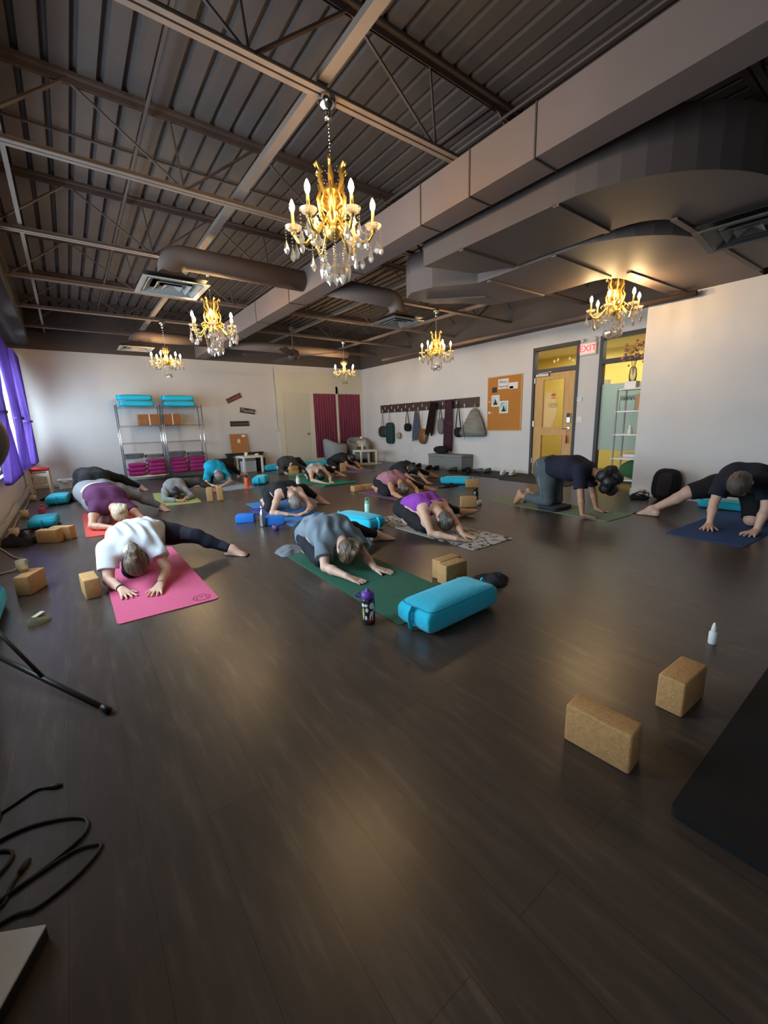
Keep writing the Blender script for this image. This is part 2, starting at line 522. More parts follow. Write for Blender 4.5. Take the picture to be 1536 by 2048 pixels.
def diffuser(d, s, DIFM=DIFM):
    h = s / 2
    for nm, o_, i_, z0, z1 in (('rim', h, h * .84, 0.004, .0), ('outer_vane', h * .80, h * .60, .045, .0), ('inner_vane', h * .52, h * .34, .045, .0), ('centre_vane', h * .28, .02, .03, .0)):
        bm = B()
        for k in range(4):
            a = [(-o_, -o_, z1), (o_, -o_, z1), (i_, -i_, z0), (-i_, -i_, z0)]
            vs = [bm.verts.new(RZ(k * math.pi / 2) @ Vector(p)) for p in a]
            vs2 = [bm.verts.new(v.co + Vector((0, 0, .006))) for v in vs]
            bm.faces.new(vs); bm.faces.new(vs2[::-1])
            for j in range(4): bm.faces.new((vs[j], vs[(j + 1) % 4], vs2[(j + 1) % 4], vs2[j]))
        obj(nm, bm, DIFM, d)
    bm = B(); box(bm, -h * .95, h * .95, -h * .95, h * .95, .05, .056); obj('back_plate', bm, BLACKM, d)
round_duct('grey round duct left of the long straight duct, nearest of its branches', 1.18, 2.81, 5.45, 3.09, .125, -1, .66, 2.75)
round_duct('grey round duct right of the long straight duct, near the flat ducts', 3.067, 4.42, 5.45, 3.09, .125, 1, .62, 2.75)
round_duct('grey round duct near the back wall, left of the long straight duct', 1.36, 2.81, 10.1, 3.09, .11, -1, .6, 2.83)
t = thing('round_air_duct', 'grey round duct near the back wall, right of the long straight duct', 'duct', (0, 0, 0), group='round branch ducts with ceiling diffusers')
bm = B(); tube(bm, [(3.067, 10.1, 3.09), (6.4, 10.1, 3.09)], .11, 24); obj('duct_body', bm, DUCT, t, True)
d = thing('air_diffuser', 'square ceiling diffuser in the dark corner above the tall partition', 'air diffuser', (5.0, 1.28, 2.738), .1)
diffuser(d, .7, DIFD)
# long pipe along the right wall top, in front of the partition
bm = B(); tube(bm, [(6.78, 2.22, 2.735), (6.78, 2.2, 2.735), (6.78, 9.0, 2.81)], [.03, .035, .035], 12); struct('trim_pipe', bm, STEELD, smooth=True)
# conduit and raised panels on the back wall
bm = B(); box(bm, 5.10, XW, YB - .05, YB, 2.42, 2.78); struct('trim_header', bm, CREAM)
bm = B(); tube(bm, [(5.06, YB - .02, 2.9), (5.06, YB - .02, 1.22)], .014, 8); box(bm, 5.01, 5.11, YB - .045, YB, 1.10, 1.24, .006); struct('trim_conduit', bm, CREAM)
bm = B()
for x0, x1 in ((5.12, 5.30), (6.19, 6.32), (7.14, 7.22), (8.08, XW)): box(bm, x0, x1, YB - .05, YB, 0, 2.42)
box(bm, 5.30, 6.19, YB - .05, YB, 2.2, 2.42); box(bm, 6.32, 8.08, YB - .05, YB, 2.2, 2.42); box(bm, 6.32, 8.08, YB - .05, YB, 0, .18)
struct('trim_back', bm, CREAM)
d2 = thing('door_2', None, None, (5.745, YB - .03, 0)); d2['kind'] = 'structure'
bm = B(); box(bm, -.445, .445, -.01, .03, 0.01, 2.2, .003); obj('door_leaf', bm, mat('pale_door', C(204, 200, 184), .6, var=.02), d2)
bm = B(); box(bm, .33, .38, -.022, -.01, .93, 1.01, .004); tube(bm, [(.355, -.02, .97), (.355, -.055, .97), (.25, -.06, .97)], .011, 8); obj('door_handle', bm, CHROME, d2)
# the main door
d1 = thing('door_1', None, None, (XW, 5.01, 0)); d1['kind'] = 'structure'
bm = B()
for y0, y1, z0, z1 in ((-.51, -.455, 0, DZ), (.455, .51, 0, DZ), (-.455, .455, DZ - .07, DZ), (-.455, .455, 2.135, 2.22)):
    box(bm, -.02, .10, y0, y1, z0, z1, .003)
obj('door_frame', bm, FRAMEM, d1)
OAK = mat('oak_veneer', C(206, 160, 96), .5, var=.12, scale=3, stretch=(1, 14, 1.2))
bm = B()
for y0, y1, z0, z1 in ((-.455, -.21, .01, 2.13), (.25, .455, .01, 2.13), (-.21, .25, .01, .22), (-.21, .25, .86, 1.03), (-.21, .25, 2.0, 2.13)):
    box(bm, .02, .065, y0, y1, z0, z1)
lf = obj('door_leaf', bm, OAK, d1)
bm = B()
for z0, z1 in ((.22, .86), (1.03, 2.0)):
    box(bm, .010, .022, -.225, -.21, z0 - .015, z1 + .015); box(bm, .010, .022, .25, .265, z0 - .015, z1 + .015)
    box(bm, .010, .022, -.21, .25, z0 - .015, z0); box(bm, .010, .022, -.21, .25, z1, z1 + .015)
obj('glazing_bead', bm, OAK, d1)
CLEAR = glass('door_glass', (.97, .98, .96, 1), .10)
bm = B()
for z0, z1 in ((.22, .86), (1.03, 2.0)): box(bm, .04, .046, -.21, .25, z0, z1)
box(bm, .04, .046, -.455, .455, 2.22, DZ - .07)
obj('door_glass', bm, CLEAR, d1)
bm = B(); box(bm, -.035, .02, .12, .42, 2.075, 2.125, .005); bar(bm, (-.03, .36, 2.13), (-.03, .05, 2.15), .02, .012); obj('door_closer', bm, mat('closer_grey', C(160, 158, 150), .4, .6), d1)
bm = B(); box(bm, -.012, .02, -.40, -.32, 1.11, 1.30, .006); lk = obj('keypad_lock', bm, mat('lock_silver', C(190, 188, 180), .35, .7), d1)
bm = B(); box(bm, -.018, -.012, -.395, -.325, 1.22, 1.30, .003); obj('keypad', bm, BLACKM, lk)
bm = B(); lathe(bm, [(.03, 0), (.03, .012), (.0, .014)], 16, T(.02, -.36, .99) @ Matrix.Rotation(-math.pi / 2, 4, 'Y')); tube(bm, [(.01, -.36, .99), (-.04, -.36, .99), (-.045, -.25, .992)], .010, 8); obj('door_handle', bm, CHROME, d1)
bm = B()
for z in (.25, 1.05, 1.95): tube(bm, [(.0, .452, z), (.0, .452, z + .11)], .010, 8)
obj('hinge', bm, CHROME, d1)
TASS = mat('red_tassel', C(168, 52, 34), .8)
ts = thing('door_tassel', 'red tassel hanging from the lever of the wooden door', 'tassel', (XW - .03, 4.655, .96))
bm = B(); tube(bm, [(0, 0, 0), (0, 0, -.1)], .004, 6); lathe(bm, [(.0, -.1), (.012, -.105), (.014, -.13), (.022, -.26), (.0, -.262)], 10); obj('tassel_threads', bm, TASS, ts)
# lotus emblem on the door glass
EMB = mat('emblem_pink', C(206, 92, 96), .7)
bm = B()
for k in range(5):
    a = math.radians(-60 + 30 * k)
    pts = [(0.0, 0.0), (.02, .03), (.0, .075), (-.02, .03)]
    vs = [bm.verts.new((0.034, -(p[0] * math.cos(a) + p[1] * math.sin(a)), 1.66 + p[1] * math.cos(a) - p[0] * math.sin(a))) for p in pts]
    bm.faces.new(vs)
    bmesh.ops.translate(bm, verts=vs, vec=(k * .0006, .02, 0))
obj('lotus_emblem', bm, EMB, d1)
bm = B(); box(bm, .03, .034, -.03, .07, 1.615, 1.635); obj('emblem_line', bm, EMB, d1)
bm = B()
for k, (z, w) in enumerate(((1.50, .09), (1.465, .11), (1.43, .07))): box(bm, .03, .034, .02 - w, .02 + w, z, z + .012)
obj('emblem_lines', bm, mat('emblem_grey', C(120, 130, 128), .8), d1)
# poster-white curtain behind the door glass, in the corridor
# side light window with frosted film
w = thing('window_5', None, None, (XW, 3.525, 0)); w['kind'] = 'structure'
bm = B()
for y0, y1, z0, z1 in ((-.575, -.51, 0, SZ), (.51, .575, 0, SZ), (-.51, .51, SZ - .07, SZ), (-.51, .51, 2.17, 2.25), (-.51, .51, 0, .08)):
    box(bm, -.03, .10, y0, y1, z0, z1, .003)
obj('window_frame', bm, FRAMEM, w)
bm = B(); box(bm, .04, .046, -.51, .51, .08, 2.17); box(bm, .04, .046, -.51, .51, 2.25, SZ - .07); obj('window_glass', bm, CLEAR, w)
bm = B(); box(bm, .030, .032, -.51, .51, .58, 1.80); obj('privacy_film', bm, glass('frost_film', (.9, 1, .98, 1), .05, .3, C(210, 228, 228), .9), w)
CURT = mat('corridor_drape', C(214, 216, 206), .9)
bm = B(); pts = [(9.0 + .02 * math.sin(i * 1.7), 4.25 + i * .045, 0) for i in range(22)]
prism(bm, [(p[0], p[1]) for p in pts] + [(p[0] + .02, p[1]) for p in pts[::-1]], .95, 1.95)
o = obj('corridor_curtain', bm, CURT); tag(o, 'pale gathered curtain seen through the glass of the wooden door', 'curtain')
# ================================================================== CHANDELIERS
GOLD = mat("gilt_brass", C(244, 204, 116), .34, 1.0, var=.2, scale=30)
GOLDL = mat('gilt_candle', C(226, 186, 104), .4, .5)
BULBM = mat('lit_bulb', C(255, 220, 160), .4, emit=(1.0, .66, .31, 1), estr=BULB)

def crystal_mat():
    m = bpy.data.materials.new('cut_crystal'); m.use_nodes = True
    nt = m.node_tree; nt.nodes.clear()
    o = nt.nodes.new('ShaderNodeOutputMaterial')
    t = nt.nodes.new('ShaderNodeBsdfTransparent'); t.inputs[0].default_value = (.96, .95, .92, 1)
    g = nt.nodes.new('ShaderNodeBsdfGlossy'); g.inputs['Roughness'].default_value = .12
    d = nt.nodes.new('ShaderNodeBsdfTranslucent'); d.inputs[0].default_value = (.9, .86, .8, 1)
    a = nt.nodes.new('ShaderNodeMixShader'); a.inputs[0].default_value = .42
    nt.links.new(g.outputs[0], a.inputs[1]); nt.links.new(d.outputs[0], a.inputs[2])
    b = nt.nodes.new('ShaderNodeMixShader'); b.inputs[0].default_value = .72
    nt.links.new(t.outputs[0], b.inputs[1]); nt.links.new(a.outputs[0], b.inputs[2])
    nt.links.new(b.outputs[0], o.inputs[0])
    return m
CRYS = crystal_mat()

def me_of(bm, m, smooth=False):
    me = bpy.data.meshes.new('m'); bmesh.ops.recalc_face_normals(bm, faces=bm.faces[:]); bm.to_mesh(me); bm.free()
    me.materials.append(m)
    if smooth: me.polygons.foreach_set('use_smooth', [True] * len(me.polygons))
    return me
def drop_mesh(L, w):
    bm = B(); lathe(bm, [(0, 0), (w * .35, -L * .25), (w, -L * .68), (w * .55, -L * .9), (0, -L)], 6); return me_of(bm, CRYS)
def kite_mesh(L, w):
    bm = B(); lathe(bm, [(0, 0), (w, -L * .45), (w * .8, -L * .62), (0, -L)], 4, Matrix.Diagonal((1, .45, 1, 1))); return me_of(bm, CRYS)
def strand(bm, p0, p1, n, r, sag=0.0):
    p0, p1 = Vector(p0), Vector(p1)
    for i in range(n + 1):
        f = i / n
        c = p0.lerp(p1, f) - Vector((0, 0, sag * 4 * f * (1 - f)))
        bmesh.ops.create_icosphere(bm, subdivisions=0, radius=r, matrix=Matrix.Translation(c))

def make_chandelier(label, big):
    """z = 0 where the canopy meets the joist; hangs down"""
    t = thing('chandelier', label, 'chandelier', group='lit gilt chandeliers with crystal drops')
    CH = mat('canopy_chrome', C(206, 206, 200), .15, 1.0) if not bpy.data.materials.get('canopy_chrome') else bpy.data.materials['canopy_chrome']
    bm = B(); lathe(bm, [(.0, .0), (.055, -.0), (.062, -.03), (.05, -.055), (.03, -.07), (.02, -.09), (.028, -.105), (.02, -.125), (0, -.13)], 20); obj('canopy', bm, CH, t, True)
    top = -.39 if big else -.46
    bm = B(); z, k = -.13, 0
    while z > top - .01:
        pts = [(.007 * math.cos(a), 0, z - .012 + .013 * math.sin(a)) for a in [i * math.pi / 4 for i in range(8)]]
        if k % 2: pts = [(0, p[0], p[2]) for p in pts]
        tube(bm, pts, .0022, 5, closed=True); z -= .021; k += 1
    obj('chain', bm, CH, t)
    R = .275 if big else .26
    zc = -.78                     # arm cup height
    # column
    bm = B()
    if big: lathe(bm, [(0, -.40), (.012, -.41), (.02, -.45), (.012, -.48), (.045, -.52), (.06, -.55), (.03, -.58), (.055, -.62), (.032, -.66), (.05, -.70), (.03, -.73), (.055, -.76), (.065, -.79), (.04, -.82), (.02, -.84), (0, -.845)], 18)
    else: lathe(bm, [(0, -.45), (.012, -.46), (.03, -.50), (.04, -.56), (.025, -.60), (.035, -.66), (.028, -.72), (.05, -.77), (.03, -.81), (0, -.82)], 18)
    obj('column', bm, GOLD, t, True)
    nl = 6
    for k in range(nl):
        a = 2 * math.pi * k / nl + .52
        M = RZ(a)
        bm = B()
        if big:
            tube(bm, [M @ Vector(p) for p in ((.03, 0, -.66), (.075, 0, -.62), (.05, 0, -.55), (.085, 0, -.49), (.075, 0, -.43), (.105, 0, -.385), (.12, 0, -.405), (.108, 0, -.42))], [.012, .014, .012, .015, .012, .011, .008, .004], 6)
            tube(bm, [M @ Vector(p) for p in ((.04, 0, -.72), (.09, 0, -.68), (.105, 0, -.60), (.085, 0, -.56), (.1, 0, -.52))], [.01, .013, .011, .009, .005], 6)
        else:
            tube(bm, [M @ Vector(p) for p in ((.025, 0, -.62), (.05, 0, -.56), (.035, 0, -.50), (.055, 0, -.46), (.05, 0, -.47))], [.01, .012, .01, .008, .004], 6)
        obj('scroll_leaf', bm, GOLD, t, True)
        a = 2 * math.pi * k / nl
        M = RZ(a)
        bm = B()
        tube(bm, [M @ Vector(p) for p in ((.04, 0, -.77), (.09, 0, -.73), (.14, 0, -.80), (.19, 0, -.855), (R - .03, 0, -.845), (R, 0, -.80), (R, 0, zc))], [.012, .014, .012, .013, .012, .01, .01], 7)
        tube(bm, [M @ Vector(p) for p in ((.10, 0, -.75), (.13, 0, -.70), (.16, 0, -.73), (.145, 0, -.76))], [.008, .009, .007, .004], 6)
        lathe(bm, [(.0, zc - .02), (.02, zc - .012), (.014, zc), (.02, zc + .012), (.011, zc + .02), (0, zc + .02)], 12, M @ T(R, 0, 0))
        ar = obj('arm', bm, GOLD, t, True)
        bm = B(); lathe(bm, [(.012, zc + .0), (.045, zc + .012), (.058, zc + .03), (.055, zc + .03), (.04, zc + .016), (.012, zc + .006)], 16, M @ T(R, 0, 0)); obj('bobeche', bm, CRYS, ar)
        bm = B(); lathe(bm, [(.0105, zc + .02), (.0105, zc + .115), (.0, zc + .116)], 12, M @ T(R, 0, 0)); cd = obj('candle', bm, GOLDL, t, True)
        bm = B(); lathe(bm, [(0, zc + .116), (.011, zc + .122), (.019, zc + .145), (.017, zc + .165), (.008, zc + .188), (0, zc + .2)], 10, M @ T(R, 0, 0)); obj('bulb', bm, BULBM, cd, True)
    # crystals
    dl, dk = drop_mesh(.10, .021), kite_mesh(.095, .034)
    bm = B()
    pend = []
    for k in range(nl):
        a = 2 * math.pi * k / nl
        for j in range(4):
            b = a + j * math.pi / 2 + .4
            p = (R * math.cos(a) + .055 * math.cos(b), R * math.sin(a) + .055 * math.sin(b), zc + .025)
            ln = (.07, .11, .05, .09)[j] if big else (.02, .04, .02, .03)[j]
            strand(bm, p, (p[0], p[1], p[2] - ln), 4, .0055)
            pend.append((p[0], p[1], p[2] - ln - .006, dl, b))
        b = 2 * math.pi * (k + 1) / nl
        strand(bm, (R * math.cos(a), R * math.sin(a), zc - .01), (R * math.cos(b), R * math.sin(b), zc - .01), 12, .0055, .05)
        strand(bm, (.09 * math.cos(a), .09 * math.sin(a), -.43 if big else -.5), (.09 * math.cos(b), .09 * math.sin(b), -.43 if big else -.5), 7, .005, .05)
    n2 = 10 if big else 8
    for k in range(n2):
        a = 2 * math.pi * k / n2
        r0, r1, z1 = (.12, .10, -.99) if big else (.055, .06, -.95)
        strand(bm, (r0 * math.cos(a), r0 * math.sin(a), -.83), (r1 * math.cos(a), r1 * math.sin(a), z1), 9, .006)
        pend.append((r1 * math.cos(a), r1 * math.sin(a), z1 - .006, dk if big else dl, a + 1.57))
    if big:
        for k in range(6):
            a = 2 * math.pi * k / 6 + .5
            strand(bm, (.10 * math.cos(a), .10 * math.sin(a), -.99), (.05 * math.cos(a), .05 * math.sin(a), -1.02), 3, .006)
            pend.append((.05 * math.cos(a), .05 * math.sin(a), -1.025, dk, a))
    bs = obj('bead_strands', bm, CRYS, t); bs['kind'] = 'stuff'
    for x, y, z, me, rz in pend:
        o = bpy.data.objects.new('crystal_drop', me); COL.objects.link(o); o.parent = t; o.location = (x, y, z); o.rotation_euler = (0, 0, rz)
    return t
ZC = ZJ - .004
ch = make_chandelier('largest and nearest chandelier, hanging in front of the long straight duct', True)
ch.location = (1.68, 2.75, ZC); ch.rotation_euler = (0, 0, .44)
for loc, lab in (((1.79, 6.15, ZC), 'lit chandelier hanging beside the nearest round duct and its square diffuser'),
                 ((5.77, 2.75, ZC), 'lit chandelier by the EXIT sign, below the orange-lit flat duct'),
                 ((5.94, 6.15, ZC), 'lit chandelier in front of the wall of hanging bags, left of the cork notice board')):
    dup(ch, loc, label=lab, rz=.2)
ch2 = make_chandelier('small chandelier with a narrow crystal tail, above the wire shelves', False)
ch2.location = (1.80, 9.55, ZC)
dup(ch2, (5.95, 9.55, ZC), label='small chandelier with a narrow crystal tail, above the magenta curtains')

# ceiling fan
FANM = mat('fan_bronze', C(84, 68, 60), .5)
t = thing('ceiling_fan', 'brown five-blade ceiling fan near the back wall', 'ceiling fan', (4.15, 8.7, 0))
bm = B(); lathe(bm, [(.012, ZJ + .05), (.012, 2.80)], 10); lathe(bm, [(.0, ZJ - .02), (.06, ZJ - .02), (.05, ZJ - .09), (.0, ZJ - .1)], 16); obj('down_rod', bm, FANM, t)
bm = B(); lathe(bm, [(0, 2.82), (.06, 2.82), (.12, 2.78), (.13, 2.70), (.10, 2.64), (.06, 2.60), (0, 2.595)], 20); obj('motor_housing', bm, FANM, t, True)
for k in range(5):
    M = RZ(k * 2 * math.pi / 5 + .3) @ Matrix.Rotation(.2, 4, 'X')
    bm = B(); prism(bm, [(.12, -.03), (.26, -.075), (1.0, -.085), (1.05, -.05), (1.05, .05), (1.0, .085), (.26, .075), (.12, .03)], -.005, .005, T(0, 0, 2.685) @ M); obj('blade', bm, FANM, t)
# exit sign
t = thing('exit_sign', 'white EXIT sign with red letters and two spot lamps above', 'exit sign', (XW, 4.31, 2.48))
bm = B(); box(bm, -.07, 0, -.16, .16, -.115, .115, .008); obj('sign_box', bm, PLAST, t)
bm = B(); box(bm, -.073, -.069, -.14, .14, -.085, .085, .002); obj('sign_face', bm, mat('exit_face', C(240, 224, 216), .5, emit=C(255, 170, 160), estr=.35), t)
words('EXIT', .165, (-.075, 0, 0), (math.pi / 2, 0, -math.pi / 2), mat('exit_red', C(226, 30, 40), .5, emit=C(255, 40, 50), estr=1.6), t, 'exit_letters')
for s in (-.12, .12):
    bm = B(); ball(bm, (-.05, s, .16), .038); tube(bm, [(-.03, s, .11), (-.045, s, .14)], .01, 6); obj('spot_lamp', bm, PLAST, t, True)
# thermostat and switch
t = thing('thermostat', 'small white thermostat on the wall between the wooden door and the side window', 'thermostat', (XW, 4.44, 1.56))
bm = B(); box(bm, -.025, 0, -.05, .05, -.04, .04, .005); bd = obj('thermostat_body', bm, PLAST, t)
bm = B(); box(bm, -.027, -.025, -.01, .04, -.015, .025); obj('thermostat_screen', bm, mat('lcd', C(130, 160, 190), .3, emit=C(120, 160, 210), estr=.3), t)
t = thing('light_switch', 'white double light switch below the thermostat', 'light switch', (XW, 4.42, 1.17))
bm = B(); box(bm, -.008, 0, -.058, .058, -.058, .058, .003); obj('switch_plate', bm, PLAST, t)
for s in (-.023, .023):
    bm = B(); box(bm, -.013, -.008, s - .014, s + .014, -.03, .03, .002); obj('rocker', bm, mat('rocker_white', C(240, 236, 226), .4) if s < 0 else bpy.data.materials['rocker_white'], t)
t = thing('wall_outlet', 'round white outlet on the wall beneath the hook board', 'outlet', (XW, 9.35, .42))
bm = B(); lathe(bm, [(.0, .012), (.05, .012), (.055, 0), (0, 0)], 16, Matrix.Rotation(-math.pi / 2, 4, 'Y')); obj('outlet_plate', bm, PLAST, t)
# ================================================================== SOFT AND SMALL THINGS
CORK = mat('cork', C(186, 142, 92), .85, var=.16, scale=90, bump=.25, bscale=120)
TEAL = mat('teal_cotton', C(34, 190, 222), .9, var=.05, scale=4, bump=.35, bscale=34, sheen=.2)
TEALD = mat('teal_piping', C(40, 150, 176), .9)
MAGENTA = mat('magenta_cotton', C(150, 22, 104), .9, var=.1, scale=5, bump=.3, bscale=40, sheen=.2)
GREYB = mat('grey_wool', C(104, 104, 108), .95, var=.12, scale=20, bump=.3, bscale=150)
WIRE = mat('chrome_wire', C(206, 210, 214), .22, .9)
WHITEP = mat('white_lacquer', C(236, 234, 226), .4)
CANDLEW = mat('ivory_wax', C(226, 214, 188), .6)

def sbox(L, w, h, px=4.0, pz=2.6, n=28, m=18, dome=.0, wob=0.0, seed=0):
    """pillow-like superellipsoid resting on z = 0"""
    bm = B(); rows = []
    q = random.Random(seed)
    ph = [q.random() * 6.3 for _ in range(4)]
    f = lambda v, e: math.copysign(abs(v) ** (2.0 / e), v)
    for i in range(m + 1):
        t = -math.pi / 2 + math.pi * i / m
        row = []
        for j in range(n):
            a = 2 * math.pi * j / n
            x = L / 2 * f(math.cos(t), pz) * f(math.cos(a), px)
            y = w / 2 * f(math.cos(t), pz) * f(math.sin(a), px)
            z = h / 2 * f(math.sin(t), pz)
            k = 1 + wob * (math.sin(3 * a + ph[0]) * .5 + math.sin(5 * a + ph[1] + 2 * t) * .5) * math.cos(t)
            z += dome * h * (1 - (2 * x / L) ** 2) * (1 - (2 * y / w) ** 2) * (1 if z > 0 else 0)
            row.append((x * k, y * k, z + h / 2))
        rows.append(row)
    top = bm.verts.new(rows[m][0]); bot = bm.verts.new(rows[0][0])
    R = [[bm.verts.new(p) for p in row] for row in rows[1:m]]
    for A, Bq in zip(R, R[1:]):
        for j in range(n): bm.faces.new((A[j], A[(j + 1) % n], Bq[(j + 1) % n], Bq[j]))
    for j in range(n):
        bm.faces.new((bot, R[0][(j + 1) % n], R[0][j])); bm.faces.new((top, R[-1][j], R[-1][(j + 1) % n]))
    return bm

# ---- blocks
_bm = {}
def block(label, x, y, rz, orient='side', m=None, z=0.0, group='cork yoga blocks', rot=None):
    key = (orient, (m or CORK).name)
    if key not in _bm:
        d = {'flat': (.229, .152, .10), 'side': (.229, .10, .152), 'tall': (.10, .152, .229), 'tall2': (.152, .10, .229)}[orient]
        bm = B(); box(bm, -d[0] / 2, d[0] / 2, -d[1] / 2, d[1] / 2, 0, d[2], .009, 3)
        _bm[key] = me_of(bm, m or CORK, True)
    o = bpy.data.objects.new('yoga_block', _bm[key]); COL.objects.link(o)
    o.location = (x, y, z); o.rotation_euler = rot or (0, 0, math.radians(rz))
    return tag(o, label, 'yoga block', group)
block('cork yoga block nearest the camera, its broad long side facing left', 1.395, .59, 93)
block('cork yoga block with its small end facing left, near the white squeeze bottle', 1.92, .512, -2)
block('cork yoga block on edge, front one of the pair behind the near teal bolster', 2.205, 2.115, 0)
block('cork yoga block on edge, back one of the pair behind the near teal bolster', 2.25, 2.22, 0)
block('cork yoga block standing alone left of the pink mat', -.03, 3.70, 96)
block('cork yoga block carrying the clear cup, near the left wall', -.398, 4.115, 66)
block('cork yoga block in front of the teal bolster by the left wall, long side showing', -.33, 5.90, -32)
block('cork yoga block tucked behind the right end of another, beside the dark grey bag', -.21, 5.985, -32)
block('upright cork yoga block, left one of two by the lime mat', 1.79, 7.38, -16, 'tall')
block('upright cork yoga block, right one of two by the lime mat', 1.94, 7.34, -10, 'tall')
block('cork yoga block lying flat behind the lime mat, left of the turquoise shirt', 2.12, 9.5, -30, 'flat')
block('cork yoga block, left one of the long row beside the mauve mat', 4.14, 6.37, -4, 'flat')
block('cork yoga block, right one of the long row beside the mauve mat', 4.375, 6.355, -4, 'flat')
block('cork yoga block beside the black bottle, by the stretched foot of the violet top', 4.44, 3.95, -40)
block('cork yoga block beside a teal bolster, near the black floor mats', 5.87, 5.14, -35)
block('lower cork yoga block under another, in front of the curled-up dark grey person', 4.53, 9.97, -10, 'flat')
block('cork yoga block resting askew on top of another, in front of the dark grey person', 4.55, 10.02, 12, 'flat', z=.102)
block('upright cork yoga block before the person in black near the chairs', 5.69, 9.42, 70, 'tall')
block('cork yoga block lying flat under the white towel', 5.42, 9.66, -20, 'flat')
BLUEF = mat('blue_foam', C(36, 120, 214), .75, var=.04, scale=40)
block('blue foam yoga block lying alone left of the steel bottle', 1.70, 5.33, -28, 'flat', BLUEF, group='blue foam yoga blocks')
block('blue foam yoga block right of the steel bottle, at the corner of the blue mat', 1.93, 4.93, -20, 'flat', BLUEF, group='blue foam yoga blocks')

# ---- bolsters
def bolster(label, x, y, rz, z=0, L=.66, w=.29, h=.165, group='teal bolsters', rot=None, handle=True):
    t = thing('bolster', label, 'bolster', (x, y, z), math.radians(rz), group, rot)
    obj('cover', sbox(L, w, h, 11, 3.5, 48, 22, .05, .014, int(x * 97) & 255), TEAL, t, True)
    f = lambda v, e: math.copysign(abs(v) ** (2.0 / e), v)
    for zz, s in ((h * .86, .905), (h * .15, .92)):
        bm = B(); tube(bm, [(L / 2 * s * f(math.cos(a), 11), w / 2 * s * .99 * f(math.sin(a), 11), zz) for a in [i * math.pi / 24 for i in range(48)]], .004, 6, closed=True)
        obj('piping', bm, TEALD, t, True)
    if handle:
        for s in (-1, 1):
            bm = B(); tube(bm, [(s * L / 2 * .96, .0, h * .92), (s * (L / 2 + .012), 0, h * .72), (s * (L / 2 + .015), 0, h * .45), (s * (L / 2 + .008), 0, h * .22), (s * L / 2 * .97, 0, h * .06)], .017, 8, sx=.35)
            obj('handle', bm, TEAL, t, True)
    return t
bolster('large teal bolster lying nearest the camera, across the end of the dark green mat', 1.775, 1.725, 2.5)
bolster('teal bolster behind the stretched leg of the person in the grey-blue tee', 2.63, 4.08, -78)
bolster('teal bolster cut off by the left edge, near the block with the clear cup', -.665, 3.62, 90)
bolster('teal bolster lying end-on beside the orange bottle', 3.28, 8.95, 60)
bolster('teal bolster along the back, left of the curled-up dark grey person', 4.62, 11.36, -3)
bolster('teal bolster along the back wall, behind the lavender mat', 5.93, 11.42, -8)
for lab, x, z, k in (('lower teal bolster on top of the left wire shelf', 1.43, 1.775, 0), ('upper teal bolster on top of the left wire shelf', 1.40, 1.915, 1), ('lower teal bolster on top of the right wire shelf', 2.37, 1.775, 0), ('upper teal bolster on top of the right wire shelf', 2.34, 1.915, 1)):
    bolster(lab, x, 11.7, 0, z, .70, .29, .135)
def cushion(label, x, y, rz, L, w, h, m, z=0, group=None, seed=1, rot=None):
    o = obj('cushion', sbox(L, w, h, 5, 2.3, 32, 14, .05, .02, seed), m, None, True)
    o.location = (x, y, z); o.rotation_euler = rot or (0, 0, math.radians(rz))
    return tag(o, label, 'cushion', group)
bolster('teal bolster by the left wall, behind the pair of cork blocks', -.42, 7.08, 86, L=.56, w=.31, h=.13)
bolster('teal bolster end-on before the black jacket, near the wooden stool', -.29, 9.25, 84, L=.6, w=.32, h=.165)
bolster('teal bolster half hidden behind the cork block near the black floor mats', 6.02, 5.66, -55, L=.6, w=.3, h=.14)
bolster('teal bolster lying across the wall end of the navy mat, behind the man', 6.62, 1.48, 90, L=.70, w=.27, h=.11)

# ---- shelf stacks
def rack(label, x0):
    t = thing('wire_shelf', label, 'shelf unit', (x0, 11.5, 0), group='chrome wire shelves')
    for px_, py_ in ((0, 0), (.90, 0), (0, .38), (.90, .38)):
        bm = B(); tube(bm, [(px_, py_, .0), (px_, py_, 1.82)], .0125, 10); obj('post', bm, WIRE, t, True)
    for z in (.14, .55, .93, 1.33, 1.76):
        bm = B()
        for yy in (0, .38): tube(bm, [(0, yy, z), (.9, yy, z)], .004, 6); tube(bm, [(0, yy, z - .022), (.9, yy, z - .022)], .003, 6)
        for xx in (0, .9): tube(bm, [(xx, 0, z), (xx, .38, z)], .004, 6)
        for k in range(1, 24): tube(bm, [(k * .0375, 0, z), (k * .0375, .38, z)], .0016, 4)
        obj('shelf', bm, WIRE, t)
    return t
rack('left chrome wire shelf unit against the back wall', .985)
rack('right chrome wire shelf unit against the back wall', 1.925)
def stackof(n, x, y, z, L, w, h, m, name, cat, labs, group, seed):
    for k in range(n):
        o = obj(name, sbox(L + .012 * ((k * 7 + seed) % 3 - 1), w, h * 1.12, 5, 3.4 if m is MAGENTA else 4.5, 30, 12, .02, .02, seed + k), m, None, True)
        o.location = (x + .008 * ((k * 5 + seed) % 3 - 1), y, z + k * h)
        tag(o, labs % ('bottom', 'second from the bottom', 'third from the bottom', 'topmost')[k if k < n - 1 else 3], cat, group)
for n, x, sh in ((3, 1.235, 'left stack on the left wire shelf'), (4, 1.655, 'right stack on the left wire shelf'), (4, 2.17, 'left stack on the right wire shelf'), (4, 2.60, 'right stack on the right wire shelf')):
    stackof(n, x, 11.67, .147, .40, .32, .095 if n == 4 else .10, MAGENTA, 'cushion', 'cushion', 'magenta cushion, %s of the ' + sh, 'magenta cushions on the bottom shelves', int(x * 50))
